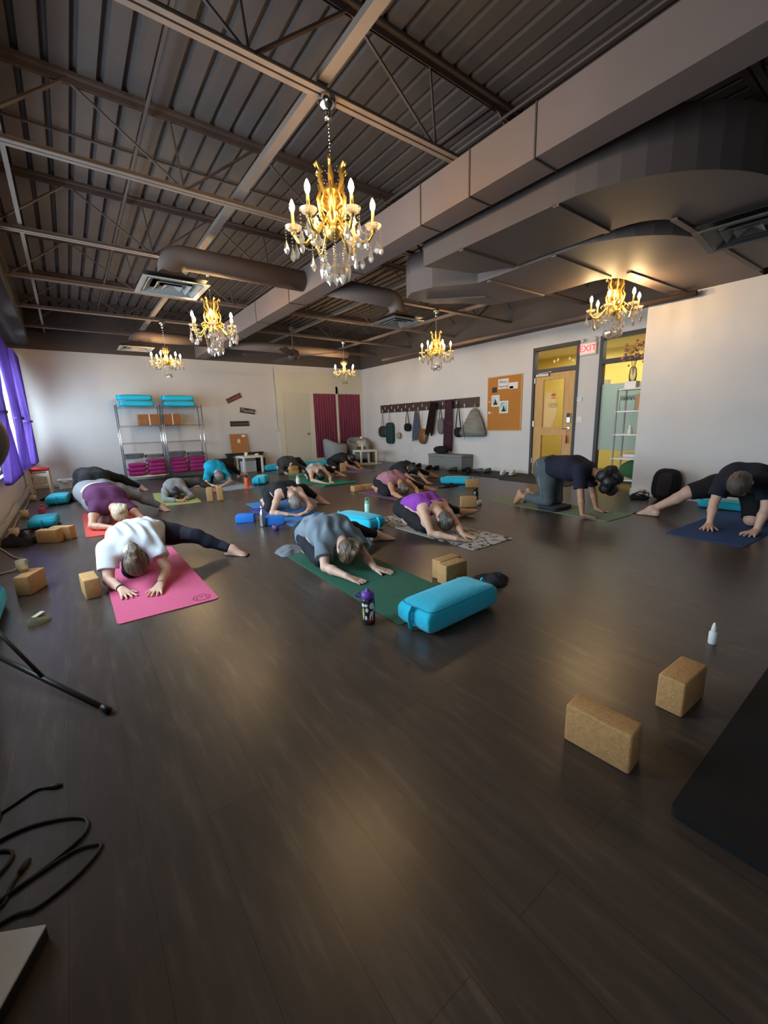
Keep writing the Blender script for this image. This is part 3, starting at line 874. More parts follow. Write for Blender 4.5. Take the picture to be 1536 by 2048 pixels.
for n, x, sh in ((3, 1.21, 'left pile on the left wire shelf'), (2, 1.64, 'right pile on the left wire shelf'), (3, 2.15, 'left pile on the right wire shelf'), (2, 2.60, 'right pile on the right wire shelf')):
    stackof(n, x, 11.67, .557, .41, .30, .04, GREYB, 'folded_blanket', 'blanket', 'folded grey blanket, %s of the ' + sh, 'grey blankets on the wire shelves', int(x * 70))
KRAFT = mat('kraft_card', C(150, 98, 58), .85, var=.1, scale=14)
for lab, x0, x1 in (('brown cardboard box with pale tape on the left wire shelf', 1.41, 1.865), ('brown cardboard box on the right wire shelf', 1.96, 2.33)):
    t = thing('cardboard_box', lab, 'box', ((x0 + x1) / 2, 11.72, 1.338), group='cardboard boxes on the wire shelves')
    h = (x1 - x0) / 2
    bm = B(); box(bm, -h, h, -.14, .14, 0, .26, .003); obj('carton', bm, KRAFT, t)
    bm = B(); box(bm, -.012, .012, -.142, .142, -.0, .262); obj('tape', bm, CANDLEW, t)

# ---- mats
def ymat(label, x0, x1, y0, y1, m, rz=0.0, th=.006, cat='yoga mat', r=.03, z=0.0, name='yoga_mat', curl=0.0):
    cx, cy = (x0 + x1) / 2, (y0 + y1) / 2
    w, l = (x1 - x0) / 2, (y1 - y0) / 2
    pts = []
    for sx, sy, a0 in ((1, 1, 0), (-1, 1, 90), (-1, -1, 180), (1, -1, 270)):
        pts += arc(sx * (w - r), sy * (l - r), r, a0, a0 + 90, 4)
    bm = B(); prism(bm, pts, 0, th)
    o = obj(name, bm, m); o.location = (cx, cy, z); o.rotation_euler = (0, 0, math.radians(rz))
    return tag(o, label, cat)
def rub(name, col, var=.05): return mat(name, col, .8, var=var, scale=60, bump=.15, bscale=220)
PINK = rub('pink_mat', C(206, 92, 128))
pm = ymat('pink yoga mat under the person in the white tee', .075, .70, 2.965, 4.72, PINK)
bm = B(); tube(bm, [(.055 * math.cos(a), .055 * math.sin(a), 0) for a in [i * math.pi / 16 for i in range(32)]], .006, 5, closed=True)
for s in (-1, 1): tube(bm, [(s * .035, -.03, 0), (s * .03, .018, 0), (s * .012, .03, 0), (0, .0, 0)], .005, 5)
bmesh.ops.transform(bm, matrix=Matrix.Diagonal((1, 1, .1, 1)), verts=bm.verts[:])
obj('round_emblem', bm, mat('mat_emblem', C(150, 60, 90), .8), pm, loc=(.215, -.78, .0065))
DGREEN = rub('green_mat', C(44, 98, 78), .12)
ymat('dark green yoga mat under the person in the grey-blue tee', 1.46, 2.06, 1.80, 3.62, DGREEN, -1.5)
ymat('coral red yoga mat under the person in the plum top', -.005, .60, 5.84, 7.66, rub('coral_mat', C(222, 84, 76)))
ymat('lime green yoga mat under the person in grey with black hair', 1.07, 1.73, 7.38, 9.1, rub('lime_mat', C(152, 160, 92)), -6)
ymat('blue yoga mat under the person in the black tank top', 2.08, 2.70, 4.62, 6.6, rub('blue_mat', C(70, 128, 196)), -3)
ymat('slate grey yoga mat under the person in turquoise', 2.35, 2.95, 8.35, 10.1, rub('slate_mat', C(150, 158, 164)), -2)
def pattern_mat():
    m = rub('floral_mat', C(176, 172, 168))
    nt = m.node_tree; p = nt.nodes['Principled BSDF']
    src = p.inputs['Base Color'].links[0].from_socket
    tc = nt.nodes.new('ShaderNodeTexCoord'); mp = nt.nodes.new('ShaderNodeMapping'); mp.inputs['Scale'].default_value = (9, 6, 1)
    nt.links.new(tc.outputs['Object'], mp.inputs[0])
    v = nt.nodes.new('ShaderNodeTexNoise'); v.inputs['Scale'].default_value = 1.1; v.inputs['Detail'].default_value = 3; v.inputs['Distortion'].default_value = 2.2
    nt.links.new(mp.outputs[0], v.inputs['Vector'])
    a = nt.nodes.new('ShaderNodeMath'); a.operation = 'GREATER_THAN'; a.inputs[1].default_value = .56
    nt.links.new(v.outputs['Fac'], a.inputs[0])
    sx = nt.nodes.new('ShaderNodeSeparateXYZ'); nt.links.new(tc.outputs['Object'], sx.inputs[0])
    ab = nt.nodes.new('ShaderNodeMath'); ab.operation = 'ABSOLUTE'; nt.links.new(sx.outputs[1], ab.inputs[0])
    g = nt.nodes.new('ShaderNodeMath'); g.operation = 'GREATER_THAN'; g.inputs[1].default_value = .28; nt.links.new(ab.outputs[0], g.inputs[0])
    mu = nt.nodes.new('ShaderNodeMath'); mu.operation = 'MULTIPLY'; nt.links.new(a.outputs[0], mu.inputs[0]); nt.links.new(g.outputs[0], mu.inputs[1])
    mx = nt.nodes.new('ShaderNodeMix'); mx.data_type = 'RGBA'
    nt.links.new(mu.outputs[0], mx.inputs['Factor']); nt.links.new(src, mx.inputs['A']); mx.inputs['B'].default_value = C(52, 48, 46)
    nt.links.new(mx.outputs['Result'], p.inputs['Base Color'])
    return m
ymat('pale grey yoga mat with a black leafy print, under the violet top', 2.91, 3.52, 2.51, 4.25, pattern_mat())
ymat('mauve yoga mat under the person in the dusty pink top', 4.03, 4.63, 4.5, 6.25, rub('mauve_mat', C(126, 88, 120)))
ymat('sage green yoga mat under the person kneeling on all fours', 4.93, 5.52, 2.2, 3.98, rub('sage_mat', C(128, 142, 116)), -3)
ymat('navy blue yoga mat under the man', 4.78, 6.45, .90, 1.55, rub('navy_mat', C(36, 70, 124)), -3)
ymat('emerald yoga mat folded at its end, under the person in the tie-dye top', 3.98, 4.72, 7.35, 9.1, rub('emerald_mat', C(22, 132, 104)), -2)
ymat('seafoam yoga mat under the curled-up dark grey person', 4.35, 4.98, 9.6, 11.1, rub('seafoam_mat', C(60, 156, 136)), -3)
ymat('lavender yoga mat under the person in black near the chairs', 5.75, 6.42, 8.85, 10.4, rub('lavender_mat', C(140, 116, 158)), -3)
ymat('dim violet-grey yoga mat under the black-clad person near the bench', 5.55, 6.2, 5.7, 7.4, rub('dusk_mat', C(72, 62, 74)), -3)
em = obj('mat_roll', tube(B(), [(3.98, 7.36, .022), (4.72, 7.34, .022)], .020, 12), rub('emerald_roll', C(24, 140, 112)))
tag(em, 'rolled front edge of an emerald yoga mat by the tie-dye top', 'mat roll')
BLK = mat('black_rubber', C(22, 22, 22), .7, var=.2, scale=30)
ymat('black floor mat under the shoes along the right wall', 7.15, 8.1, 5.5, 7.0, BLK, 0, .01, 'floor mat', name='floor_mat')
ymat('black door mat in front of the wooden door', 7.0, 8.0, 3.95, 5.42, BLK, 0, .01, 'floor mat', name='floor_mat')
DKM = mat('black_mat', C(14, 14, 16), .85, var=.2, scale=20)
ymat('thick black exercise mat in the dark lower right corner', 1.30, 3.2, -.30, .335, DKM, 0, .03, 'exercise mat', .02, name='exercise_mat')
ymat('white shaggy round rug under the low white table', 7.15, 7.8, 10.3, 10.95, mat('white_shag', C(214, 206, 192), .95, var=.1, scale=60, bump=.6, bscale=90), 0, .015, 'rug', .3, name='rug')

# ---- bottles and cups
def bottle(label, x, y, prof, m, capprof=None, capm=None, z=0, loop=None, group=None, name='water_bottle', cat='water bottle', extra=None, n=24):
    t = thing(name, label, cat, (x, y, z), 0, group)
    bm = B(); lathe(bm, prof, n); obj('bottle_body', bm, m, t, True)
    if capprof:
        bm = B(); lathe(bm, capprof, n)
        c = obj('cap', bm, capm, t, True)
        if loop:
            bm = B(); tube(bm, loop, .005, 8, closed=False); obj('carry_loop', bm, capm, c, True)
    if extra: extra(t)
    return t
STEELB = mat('brushed_steel', C(170, 172, 176), .3, .9)
MINT = mat('mint_enamel', C(176, 222, 208), .4)
MINTC = mat('mint_cap', C(120, 190, 160), .45)
bottle('brushed steel swell-shaped bottle between two blue foam blocks', 1.77, 4.9, [(0, 0), (.034, 0), (.036, .01), (.036, .14), (.028, .18), (.015, .215), (.0135, .235), (0, .235)], STEELB, [(.015, .222), (.016, .225), (.016, .262), (0, .264)], STEELB)
bottle('pale mint bottle with a loop lid behind the teal bolster', 2.93, 4.30, [(0, 0), (.035, 0), (.037, .01), (.037, .20), (.03, .215), (0, .216)], MINT, [(.033, .215), (.034, .22), (.032, .245), (0, .25)], MINTC, loop=[(-.028, 0, .24), (-.03, 0, .275), (0, 0, .29), (.03, 0, .275), (.028, 0, .24)])
bottle('white bottle with a loop lid beside the emerald mat', 3.60, 7.75, [(0, 0), (.036, 0), (.038, .01), (.038, .17), (.03, .185), (0, .186)], mat('white_enamel', C(226, 228, 226), .4), [(.03, .185), (.028, .215), (0, .218)], mat('pale_grey_cap', C(200, 206, 200), .45), loop=[(-.022, 0, .21), (-.024, 0, .235), (0, 0, .25), (.024, 0, .235), (.022, 0, .21)])
ORANGE = mat('orange_enamel', C(232, 92, 44), .45)
bottle('orange bottle near the turquoise shirt', 2.79, 8.45, [(0, 0), (.042, 0), (.044, .01), (.044, .18), (.03, .215), (0, .216)], ORANGE, [(.026, .215), (.026, .245), (0, .247)], BLACKM, loop=[(-.02, 0, .24), (-.022, 0, .262), (0, 0, .272), (.022, 0, .262), (.02, 0, .24)])
bottle('black bottle with a white dot beside the cork block', 4.72, 4.06, [(0, 0), (.038, 0), (.04, .01), (.04, .17), (.03, .20), (0, .202)], BLACKM, [(.03, .2), (.03, .235), (0, .238)], BLACKM, extra=lambda t: obj('white_dot', ball(B(), (-.034, -.02, .16), .011), WHITEP, t))
bottle('pink bottle standing on the floor by the left wall', -.47, 7.94, [(0, 0), (.045, 0), (.046, .01), (.044, .12), (.028, .14), (0, .142)], mat('pink_enamel', C(176, 56, 92), .4), [(.022, .14), (.022, .17), (0, .172)], mat('pink_cap', C(150, 60, 90), .5))
PURC = mat('purple_cap', C(104, 62, 160), .45)
def skel(t):
    """plain pale shapes printed round the bottle"""
    W_, R_, G_ = mat('print_white', C(226, 226, 226), .6), mat('print_red', C(150, 40, 44), .6), mat('print_green', C(170, 180, 110), .6)
    q = random.Random(5)
    def patch(a, z, ra, rz_, m):
        bm = B(); c = bm.verts.new((.0435 * math.cos(a), .0435 * math.sin(a), z)); ring = []
        for i in range(14):
            th = 2 * math.pi * i / 14
            aa = a + ra * math.cos(th) / .0435
            ring.append(bm.verts.new((.0435 * math.cos(aa), .0435 * math.sin(aa), z + rz_ * math.sin(th))))
        for i in range(14): bm.faces.new((c, ring[i], ring[(i + 1) % 14]))
        obj('printed_shape', bm, m, t)
    a0 = math.atan2(-1.96, -1.31)
    for da, z, ra, rz_, m in ((.55, .125, .017, .022, W_), (.5, .075, .013, .018, W_), (.6, .045, .004, .018, W_), (.25, .055, .005, .02, W_), (-.3, .13, .012, .01, W_), (-.2, .10, .01, .014, W_), (-.75, .075, .008, .04, G_), (.0, .04, .012, .008, R_), (-.35, .05, .007, .014, W_), (.2, .028, .012, .006, R_), (.9, .1, .006, .02, W_), (-.8, .13, .01, .012, W_)):
        patch(a0 + da, z, ra, rz_, m)
bottle('clear printed bottle with a purple lid, beside the dark green mat', 1.315, 1.965, [(0, 0), (.038, 0), (.042, .006), (.042, .15), (.036, .172), (0, .173)], mat('smoky_plastic', C(52, 44, 44), .2, var=.1), [(.040, .166), (.041, .172), (.040, .195), (.026, .205), (.012, .21), (.011, .222), (0, .224)], PURC,
       loop=[(-.03, .02, .19), (-.055, .04, .20), (-.062, .045, .185), (-.05, .04, .17), (-.035, .022, .175)], extra=skel)
bottle('small purple cup before the blue foam block', 1.81, 4.60, [(0, 0), (.034, 0), (.04, .07), (.036, .07), (.03, .006), (0, .006)], mat('purple_cup', C(92, 66, 120), .4), name='cup', cat='cup')
bottle('small white cup beside the black bottle', 4.66, 3.94, [(0, 0), (.035, 0), (.04, .06), (.036, .06), (.03, .006), (0, .006)], WHITEP, name='cup', cat='cup')
bottle('small white squeeze bottle with a pointed cap, standing alone at right', 2.58, .58, [(0, 0), (.018, 0), (.0195, .004), (.0195, .062), (.013, .072), (0, .073)], mat('white_bottle', C(226, 228, 228), .45), [(.012, .072), (.013, .075), (.011, .095), (.007, .112), (.004, .118), (0, .119)], WHITEP, name='squeeze_bottle', cat='squeeze bottle')
CUPM = glass('clear_cup', (.95, .93, .88, 1), .06, .05, C(226, 206, 172), .5)
t = thing('cup', 'clear cup standing on a cork block near the left wall', 'cup', (-.435, 4.165, .1525))
bm = B(); lathe(bm, [(0, .002), (.034, .002), (.038, .095), (.035, .095), (.031, .008), (0, .008)], 20); obj('cup_wall', bm, CUPM, t, True)
bm = B(); lathe(bm, [(0, .009), (.030, .009), (.030, .03), (0, .03)], 20); obj('wax', bm, CANDLEW, t)
# candles on the floor beside the left wall
def candle(label, x, y, r, h, name='pillar_candle'):
    t = thing(name, label, 'candle', (x, y, 0), group='ivory pillar candles on the floor')
    bm = B(); lathe(bm, [(0, 0), (r, 0), (r, h), (r * .9, h + .003), (r * .6, h - .004), (0, h - .006)], 20); obj('wax_body', bm, CANDLEW, t, True)
    bm = B(); tube(bm, [(0, 0, h - .01), (.002, 0, h + .012)], .0015, 6); obj('wick', bm, BLACKM, t)
candle('ivory pillar candle at the foot of the wooden stool', -.68, 9.95, .05, .10)
candle('ivory pillar candle on the floor by the left wall, near the pink bottle', -.68, 8.0, .05, .11)
candle('ivory pillar candle by the left wall, beside the dark bag', -.68, 6.5, .05, .11)
candle('ivory pillar candle at the free end of the tall partition', 6.86, 2.66, .045, .10)
# coiled strap
def coil(label, x, y, r, h, m, name='strap_coil', cat='yoga strap', tail=True):
    t = thing(name, label, cat, (x, y, 0), .6)
    bm = B(); pts = []
    n = 90
    for i in range(n):
        a = i / n * 5 * 2 * math.pi
        rr = .012 + (r - .012) * i / n
        pts.append((rr * math.cos(a), rr * math.sin(a)))
    L = [bm.verts.new((p[0], p[1], 0)) for p in pts]; U = [bm.verts.new((p[0], p[1], h + .004 * math.sin(i * .7))) for i, p in enumerate(pts)]
    for i in range(n - 1): bm.faces.new((L[i], L[i + 1], U[i + 1], U[i]))
    bmesh.ops.solidify(bm, geom=bm.faces[:], thickness=.006)
    obj('coil', bm, m, t)
    if tail:
        bm = B(); bar(bm, (-.02, .0, h + .004), (.05, .02, h + .012), .03, .004); obj('strap_end', bm, m, t)
    return t
STRAP = mat('cream_cotton', C(206, 202, 178), .9, var=.08, scale=60)
coil('cream yoga strap coiled on the floor, left of the pink mat', -.335, 3.375, .062, .036, STRAP)
coil('white yoga strap coiled beside the pair of cork blocks, behind the near teal bolster', 2.17, 2.0, .05, .035, mat('white_cotton', C(226, 224, 218), .9))
coil('sea-green strap coiled beside the white loop-lid bottle, on its right', 3.75, 7.85, .07, .03, mat('seagreen_strap', C(30, 150, 124), .85), tail=False)
coil('sea-green strap coiled beside the white loop-lid bottle, on its left', 3.5, 8.02, .06, .025, bpy.data.materials['seagreen_strap'], tail=False)
# cloths and bags on the floor
def heap(name, label, cat, x, y, rz, L, w, h, m, seed, z=0):
    q = random.Random(seed)
    ph = [q.random() * 6.3 for _ in range(6)]
    bm = B(); N, K = 26, 18; g = {}
    for i in range(N + 1):
        for j in range(K + 1):
            u, v = i / N * 2 - 1, j / K * 2 - 1
            e = max(0.0, 1 - (u * u) ** 1.4 * .9 - (v * v) ** 1.4 * .9)
            hh = h * e ** .5 * (.72 + .28 * math.sin(4 * u + ph[0] + 2 * v) * math.sin(5 * v + ph[1]) + .15 * math.sin(9 * u + 7 * v + ph[2]))
            rr = 1 - .10 * (math.sin(3 * math.atan2(v, u) + ph[3]) + .6 * math.sin(5 * math.atan2(v, u) + ph[4]))
            d = max(abs(u), abs(v)); k = 1 if d < 1e-6 else (d / math.hypot(u, v)) ** .7
            g[i, j] = bm.verts.new((u * k * L / 2 * rr, v * k * w / 2 * rr, max(.004, hh)))
    for i in range(N):
        for j in range(K): bm.faces.new((g[i, j], g[i + 1, j], g[i + 1, j + 1], g[i, j + 1]))
    ed = [e for e in bm.edges if e.is_boundary]
    r = bmesh.ops.extrude_edge_only(bm, edges=ed)
    for v in r['geom']:
        if isinstance(v, bmesh.types.BMVert): v.co.z = 0
    bmesh.ops.holes_fill(bm, edges=[e for e in bm.edges if e.is_boundary], sides=0)
    o = obj(name, bm, m, None, True); o.location = (x, y, z); o.rotation_euler = (0, 0, math.radians(rz))
    return tag(o, label, cat)
DKCL = mat('charcoal_cloth', C(44, 44, 50), .9, var=.2, scale=14, bump=.5, bscale=30)
BLKC = mat('black_cloth', C(22, 22, 26), .9, var=.2, scale=14, bump=.4, bscale=30)
heap('bag', 'dark grey bag lying against the left wall beside two cork blocks', 'bag', -.60, 6.05, -25, .34, .3, .13, DKCL, 1)
heap('jacket', 'black jacket heaped beside the teal bolster near the wooden stool', 'jacket', -.02, 9.36, 60, .34, .22, .09, BLKC, 2)
heap('jacket', 'black cloth lying behind the teal bolster near the wooden stool', 'jacket', -.28, 9.98, 5, .62, .44, .09, BLKC, 9)
heap('scarf', 'dark grey scarf on the floor behind the near teal bolster', 'scarf', 2.38, 1.90, -20, .3, .22, .07, DKCL, 3)
heap('folded_blanket', 'folded grey blanket under the bent leg of the grey-blue tee', 'blanket', 1.60, 3.70, 35, .36, .3, .05, mat('grey_fleece', C(122, 124, 132), .95, bump=.3, bscale=120), 4)
heap('tote_bag', 'dark tote lying beside the teal bolster near the black floor mats', 'bag', 5.70, 5.50, -20, .28, .18, .06, BLKC, 6)
heap('towel', 'white towel lying over the flat cork block near the chairs', 'towel', 5.44, 9.66, -10, .3, .2, .045, mat('white_terry', C(222, 220, 210), .95, bump=.4, bscale=90), 7, z=.101)
bm = B(); tube(bm, [(-.66, 6.72, .03), (-.6, 6.68, .05), (-.52, 6.72, .04), (-.5, 6.76, .02)], .012, 6)
tag(obj('strap', bm, BLKC, None, True), 'short black strap lying left of the teal bolster by the left wall', 'strap')
bm = B(); tube(bm, [(5.38, 5.52, .008), (5.5, 5.42, .008), (5.65, 5.42, .008), (5.76, 5.38, .008)], .010, 6)
tag(obj('strap', bm, BLKC, None, True), 'thin black strap lying before the tote near the black floor mats', 'strap')
bm = B(); box(bm, -.09, .09, -.04, .04, 0, .009, .003)
o = obj('phone', bm, BLACKM); o.location = (3.82, 4.5, 0); o.rotation_euler = (0, 0, -.3); tag(o, 'black phone lying on the floor beside the pale printed mat', 'phone')
# folded kneeling pad under the person on all fours
t = thing('kneeling_pad', 'folded dark grey pad under the knees of the person on all fours', 'pad', (5.1, 3.02, .006), math.radians(-4))
for k in range(2):
    obj('pad_layer', sbox(.42, .3, .03, 6, 4, 30, 10, .0, .01, k), mat('pad_grey', C(58, 62, 66), .9) if k == 0 else bpy.data.materials['pad_grey'], t, True, loc=(.0 + .01 * k, 0, k * .029))
# ================================================================== FURNITURE AND WALL THINGS
LACK = mat('cream_lacquer', C(232, 228, 214), .4)
def side_table(label, x, y, rz, s, h):
    t = thing('side_table', label, 'table', (x, y, 0), math.radians(rz), 'low white side tables')
    a = s / 2
    bm = B(); box(bm, -a, a, -a, a, h - .05, h, .003); obj('table_top', bm, LACK, t)
    for sx in (-1, 1):
        for sy in (-1, 1):
            bm = B(); box(bm, sx * (a - .025) - .025, sx * (a - .025) + .025, sy * (a - .025) - .025, sy * (a - .025) + .025, 0, h - .05, .003); obj('leg', bm, LACK, t)
    return t
side_table('low white table by the back wall, a pillar candle on it', 3.95, 11.55, 3, .56, .45)
side_table('low white table in front of the two grey tub chairs', 7.22, 10.62, -8, .56, .44)
t = thing('pillar_candle', 'ivory pillar candle on the low white table by the back wall', 'candle', (3.82, 11.38, .451))
bm = B(); lathe(bm, [(0, 0), (.045, 0), (.045, .11), (.03, .105), (0, .10)], 20); obj('wax_body', bm, CANDLEW, t, True)
bm = B(); tube(bm, [(0, 0, .095), (0, 0, .12)], .0015, 5); obj('wick', bm, BLACKM, t)
o = obj('stone', sbox(.12, .09, .055, 2.5, 2.2, 18, 10, 0, .05, 3), WHITEP, None, True); o.location = (4.12, 11.4, .451); tag(o, 'small white stone on the low white table by the back wall', 'stone')
# black bench behind it and the cork board leaning there
DKW = mat('black_brown_wood', C(36, 30, 30), .5)
t = thing('console_bench', 'long black console behind the low white table by the back wall', 'console table', (3.98, 11.97, 0))
bm = B(); box(bm, -.52, .52, -.11, .11, .47, .515, .003); obj('bench_top', bm, DKW, t)
for s in (-1, 1):
    bm = B(); box(bm, s * .46 - .03, s * .46 + .03, -.1, .1, 0, .47); obj('leg', bm, DKW, t)
CORKB = mat('cork_board', C(176, 118, 70), .9, var=.12, scale=120)
t = thing('cork_board', 'small cork board leaning on the back wall above the black console', 'pinboard', (3.86, 11.99, .517), rot=(-.10, 0, 0))
bm = B(); box(bm, -.23, .23, -.006, .006, 0, .52); obj('cork_sheet', bm, CORKB, t)
bm = B()
for a in ((-.24, -.23, 0, .53), (.23, .24, 0, .53), (-.24, .24, .52, .535), (-.24, .24, -.0, .008)): box(bm, a[0], a[1], -.01, .01, a[2], a[3])
obj('frame', bm, mat('pine', C(196, 150, 100), .6), t)
bm = B(); box(bm, .10, .20, -.011, -.006, .44, .50); obj('paper_note', bm, WHITEP, t)
bm = B(); prism(bm, [(-.04, .28), (.04, .28), (.04, .36), (.0, .40), (-.04, .36)], 0, .012, Matrix(((1, 0, 0, 0), (0, 0, -1, -.006), (0, 1, 0, 0), (0, 0, 0, 1)))); obj('house_tag', bm, CANDLEW, t)
for lab, x, y, s, h, m in (('pale grey box under the low white table by the back wall', 3.93, 11.62, .36, .30, mat('pale_box', C(190, 192, 196), .7)), ('black speaker box beside the low white table by the back wall', 4.33, 11.72, .22, .36, BLACKM), ('dark bin on the floor left of the low white table by the back wall', 3.35, 11.8, .4, .4, BLACKM)):
    t = thing('storage_box', lab, 'box', (x, y, 0), .05)
    bm = B(); box(bm, -s / 2, s / 2, -s / 2.6, s / 2.6, 0, h - .03, .006); obj('box_body', bm, m, t)
    bm = B(); box(bm, -s / 2 - .006, s / 2 + .006, -s / 2.6 - .006, s / 2.6 + .006, h - .03, h, .005); obj('lid', bm, m, t)
# plastic storage bins near the left corner
BINP = mat('cloudy_plastic', C(206, 212, 216), .35)
for lab, x, w in (('white plastic storage bin by the left corner of the back wall', -.20, .27), ('narrow white plastic bin right of the other storage bin', .05, .16)):
    t = thing('storage_bin', lab, 'storage bin', (x, 11.75, 0), group='white plastic bins')
    bm = B(); prism(bm, [(-w / 2 + .02, -.15), (w / 2 - .02, -.15), (w / 2 - .02, .15), (-w / 2 + .02, .15)], 0, .17); obj('bin_body', bm, BINP, t)
    bm = B(); box(bm, -w / 2, w / 2, -.17, .17, .17, .20, .006); obj('lid', bm, WHITEP, t)
    bm = B(); box(bm, -.05, .05, -.185, -.15, .135, .165, .004); obj('latch', bm, WHITEP, t)
# stool
t = thing('stool', 'pale wooden stool with a red cushion in the left corner', 'stool', (-.58, 11.05, 0), -.06)
PW = mat('pale_wood', C(216, 206, 184), .5, var=.06, scale=10)
for sx in (-1, 1):
    for sy in (-1, 1):
        bm = B(); box(bm, sx * .15 - .022, sx * .15 + .022, sy * .13 - .022, sy * .13 + .022, 0, .46, .003); obj('leg', bm, PW, t)
for sy in (-1, 1):
    bm = B(); box(bm, -.13, .13, sy * .13 - .012, sy * .13 + .012, .36, .41); obj('apron', bm, PW, t)
    bm = B(); box(bm, -.13, .13, sy * .13 - .012, sy * .13 + .012, .17, .20); obj('stretcher', bm, PW, t)
for sx in (-1, 1):
    bm = B(); box(bm, sx * .15 - .012, sx * .15 + .012, -.11, .11, .36, .41); obj('apron', bm, PW, t)
bm = B(); box(bm, -.13, .13, -.108, .108, .405, .425); obj('seat', bm, PW, t)
o = obj('seat_cushion', sbox(.34, .30, .08, 5, 2.4, 28, 12, .0, .02, 9), mat('red_cotton', C(196, 44, 56), .9, bump=.2, bscale=50), None, True); o.location = (-.57, 11.05, .462); tag(o, 'red cushion on the pale wooden stool', 'cushion')

# tub chairs
TUB = mat('grey_tweed', C(142, 146, 148), .95, var=.08, scale=120, bump=.3, bscale=220)
def tub(label, x, y, rz):
    t = thing('tub_chair', label, 'armchair', (x, y, 0), math.radians(rz), 'grey tub chairs')
    # shell: horseshoe in plan, opening towards -y; high at the back, sloping to the arms
    bm = B(); N = 30; oR, iR = .38, .29
    rows = []
    for i in range(N + 1):
        a = math.radians(-62 + 304 * i / N)       # from right front round the back to left front
        c, s_ = math.cos(a), math.sin(a)
        f = (s_ + 1) / 2
        h = .62 + .17 * min(1, max(0, f * 1.6 - .45)) ** 1.2
        o_ = Vector((c * oR, s_ * oR * 1.0, 0)); n_ = Vector((c * iR, s_ * iR, 0))
        rows.append([bm.verts.new((o_.x * .92, o_.y * .92, .06)), bm.verts.new((o_.x, o_.y, h * .6)), bm.verts.new((o_.x * 1.04, o_.y * 1.04, h - .03)), bm.verts.new(((o_.x + n_.x) / 2, (o_.y + n_.y) / 2, h + .012)), bm.verts.new((n_.x, n_.y, h - .03)), bm.verts.new((n_.x, n_.y, .06))])
    for A, Bq in zip(rows, rows[1:]):
        for j in range(5): bm.faces.new((A[j], A[j + 1], Bq[j + 1], Bq[j]))
        bm.faces.new((A[5], A[0], Bq[0], Bq[5]))
    bm.faces.new(rows[0]); bm.faces.new(rows[-1][::-1])
    obj('shell', bm, TUB, t, True)
    bm = B(); box(bm, -.27, .27, -.36, .27, .10, .30, .03, 3); obj('seat_base', bm, TUB, t, True)
    o = obj('seat_cushion', sbox(.54, .58, .13, 5, 3, 30, 12, .04, .01, 2), TUB, t, True, loc=(0, -.06, .30))
    for sx in (-1, 1):
        for sy in (-1, 1):
            bm = B(); tube(bm, [(sx * .22, sy * .22, 0), (sx * .22, sy * .22, .10)], .02, 8); obj('leg', bm, DKW, t)
    return t
tub('grey tub chair seen from its side, in front of the magenta curtains', 6.73, 11.52, 62)
tub('grey tub chair facing the camera in the far corner, a cream pillow on it', 7.66, 11.62, -14)
o = obj('pillow', sbox(.34, .22, .09, 5, 2.4, 26, 12, 0, .02, 11), mat('cream_linen', C(214, 200, 176), .9, bump=.2, bscale=80), None, True)
o.location = (7.63, 11.42, .57); o.rotation_euler = (1.15, 0, -.24); tag(o, 'cream pillow propped in the corner tub chair', 'pillow')
t = thing('flower_vase', 'slim white vase with one white flower on the low table by the tub chairs', 'vase', (7.12, 10.6, .441))
bm = B(); lathe(bm, [(0, 0), (.035, 0), (.038, .05), (.03, .14), (.018, .22), (.02, .24), (.015, .24), (.013, .22), (0, .2)], 18); obj('vase_body', bm, mat('pale_glaze', C(190, 200, 202), .3), t, True)
bm = B(); tube(bm, [(0, 0, .2), (-.01, 0, .30), (-.03, -.01, .37)], .004, 6); obj('stem', bm, mat('stem_green', C(70, 96, 60), .7), t)
bm = B()
for k in range(8): ball(bm, (-.03 + .022 * math.cos(k * .785), -.01 + .022 * math.sin(k * .785), .375), (.022, .016, .03), 8, 6, RZ(k * .785).to_3x3())
obj('flower', bm, WHITEP, t, True)

# magenta curtains in the two windows by the back door
MCUR = mat('magenta_curtain', C(214, 112, 138), .9, var=.16, scale=3, stretch=(6, 1, .4), bump=.2, bscale=40)
for lab, x0, x1 in (('magenta curtain panel next to the pale back door', 6.33, 7.13), ('magenta curtain panel in the far right corner of the back wall', 7.23, 8.07)):
    bm = B(); n = 40; r = []
    for i in range(n + 1):
        x = x0 + (x1 - x0) * i / n; y = YB - .035 + .012 * math.sin(i * 1.35)
        r.append((bm.verts.new((x, y, .2)), bm.verts.new((x, y, 2.19))))
    for A, Bq in zip(r, r[1:]): bm.faces.new((A[0], Bq[0], Bq[1], A[1]))
    bmesh.ops.solidify(bm, geom=bm.faces[:], thickness=.004)
    tag(obj('magenta_curtain', bm, MCUR, None, True), lab, 'curtain', 'magenta curtains')
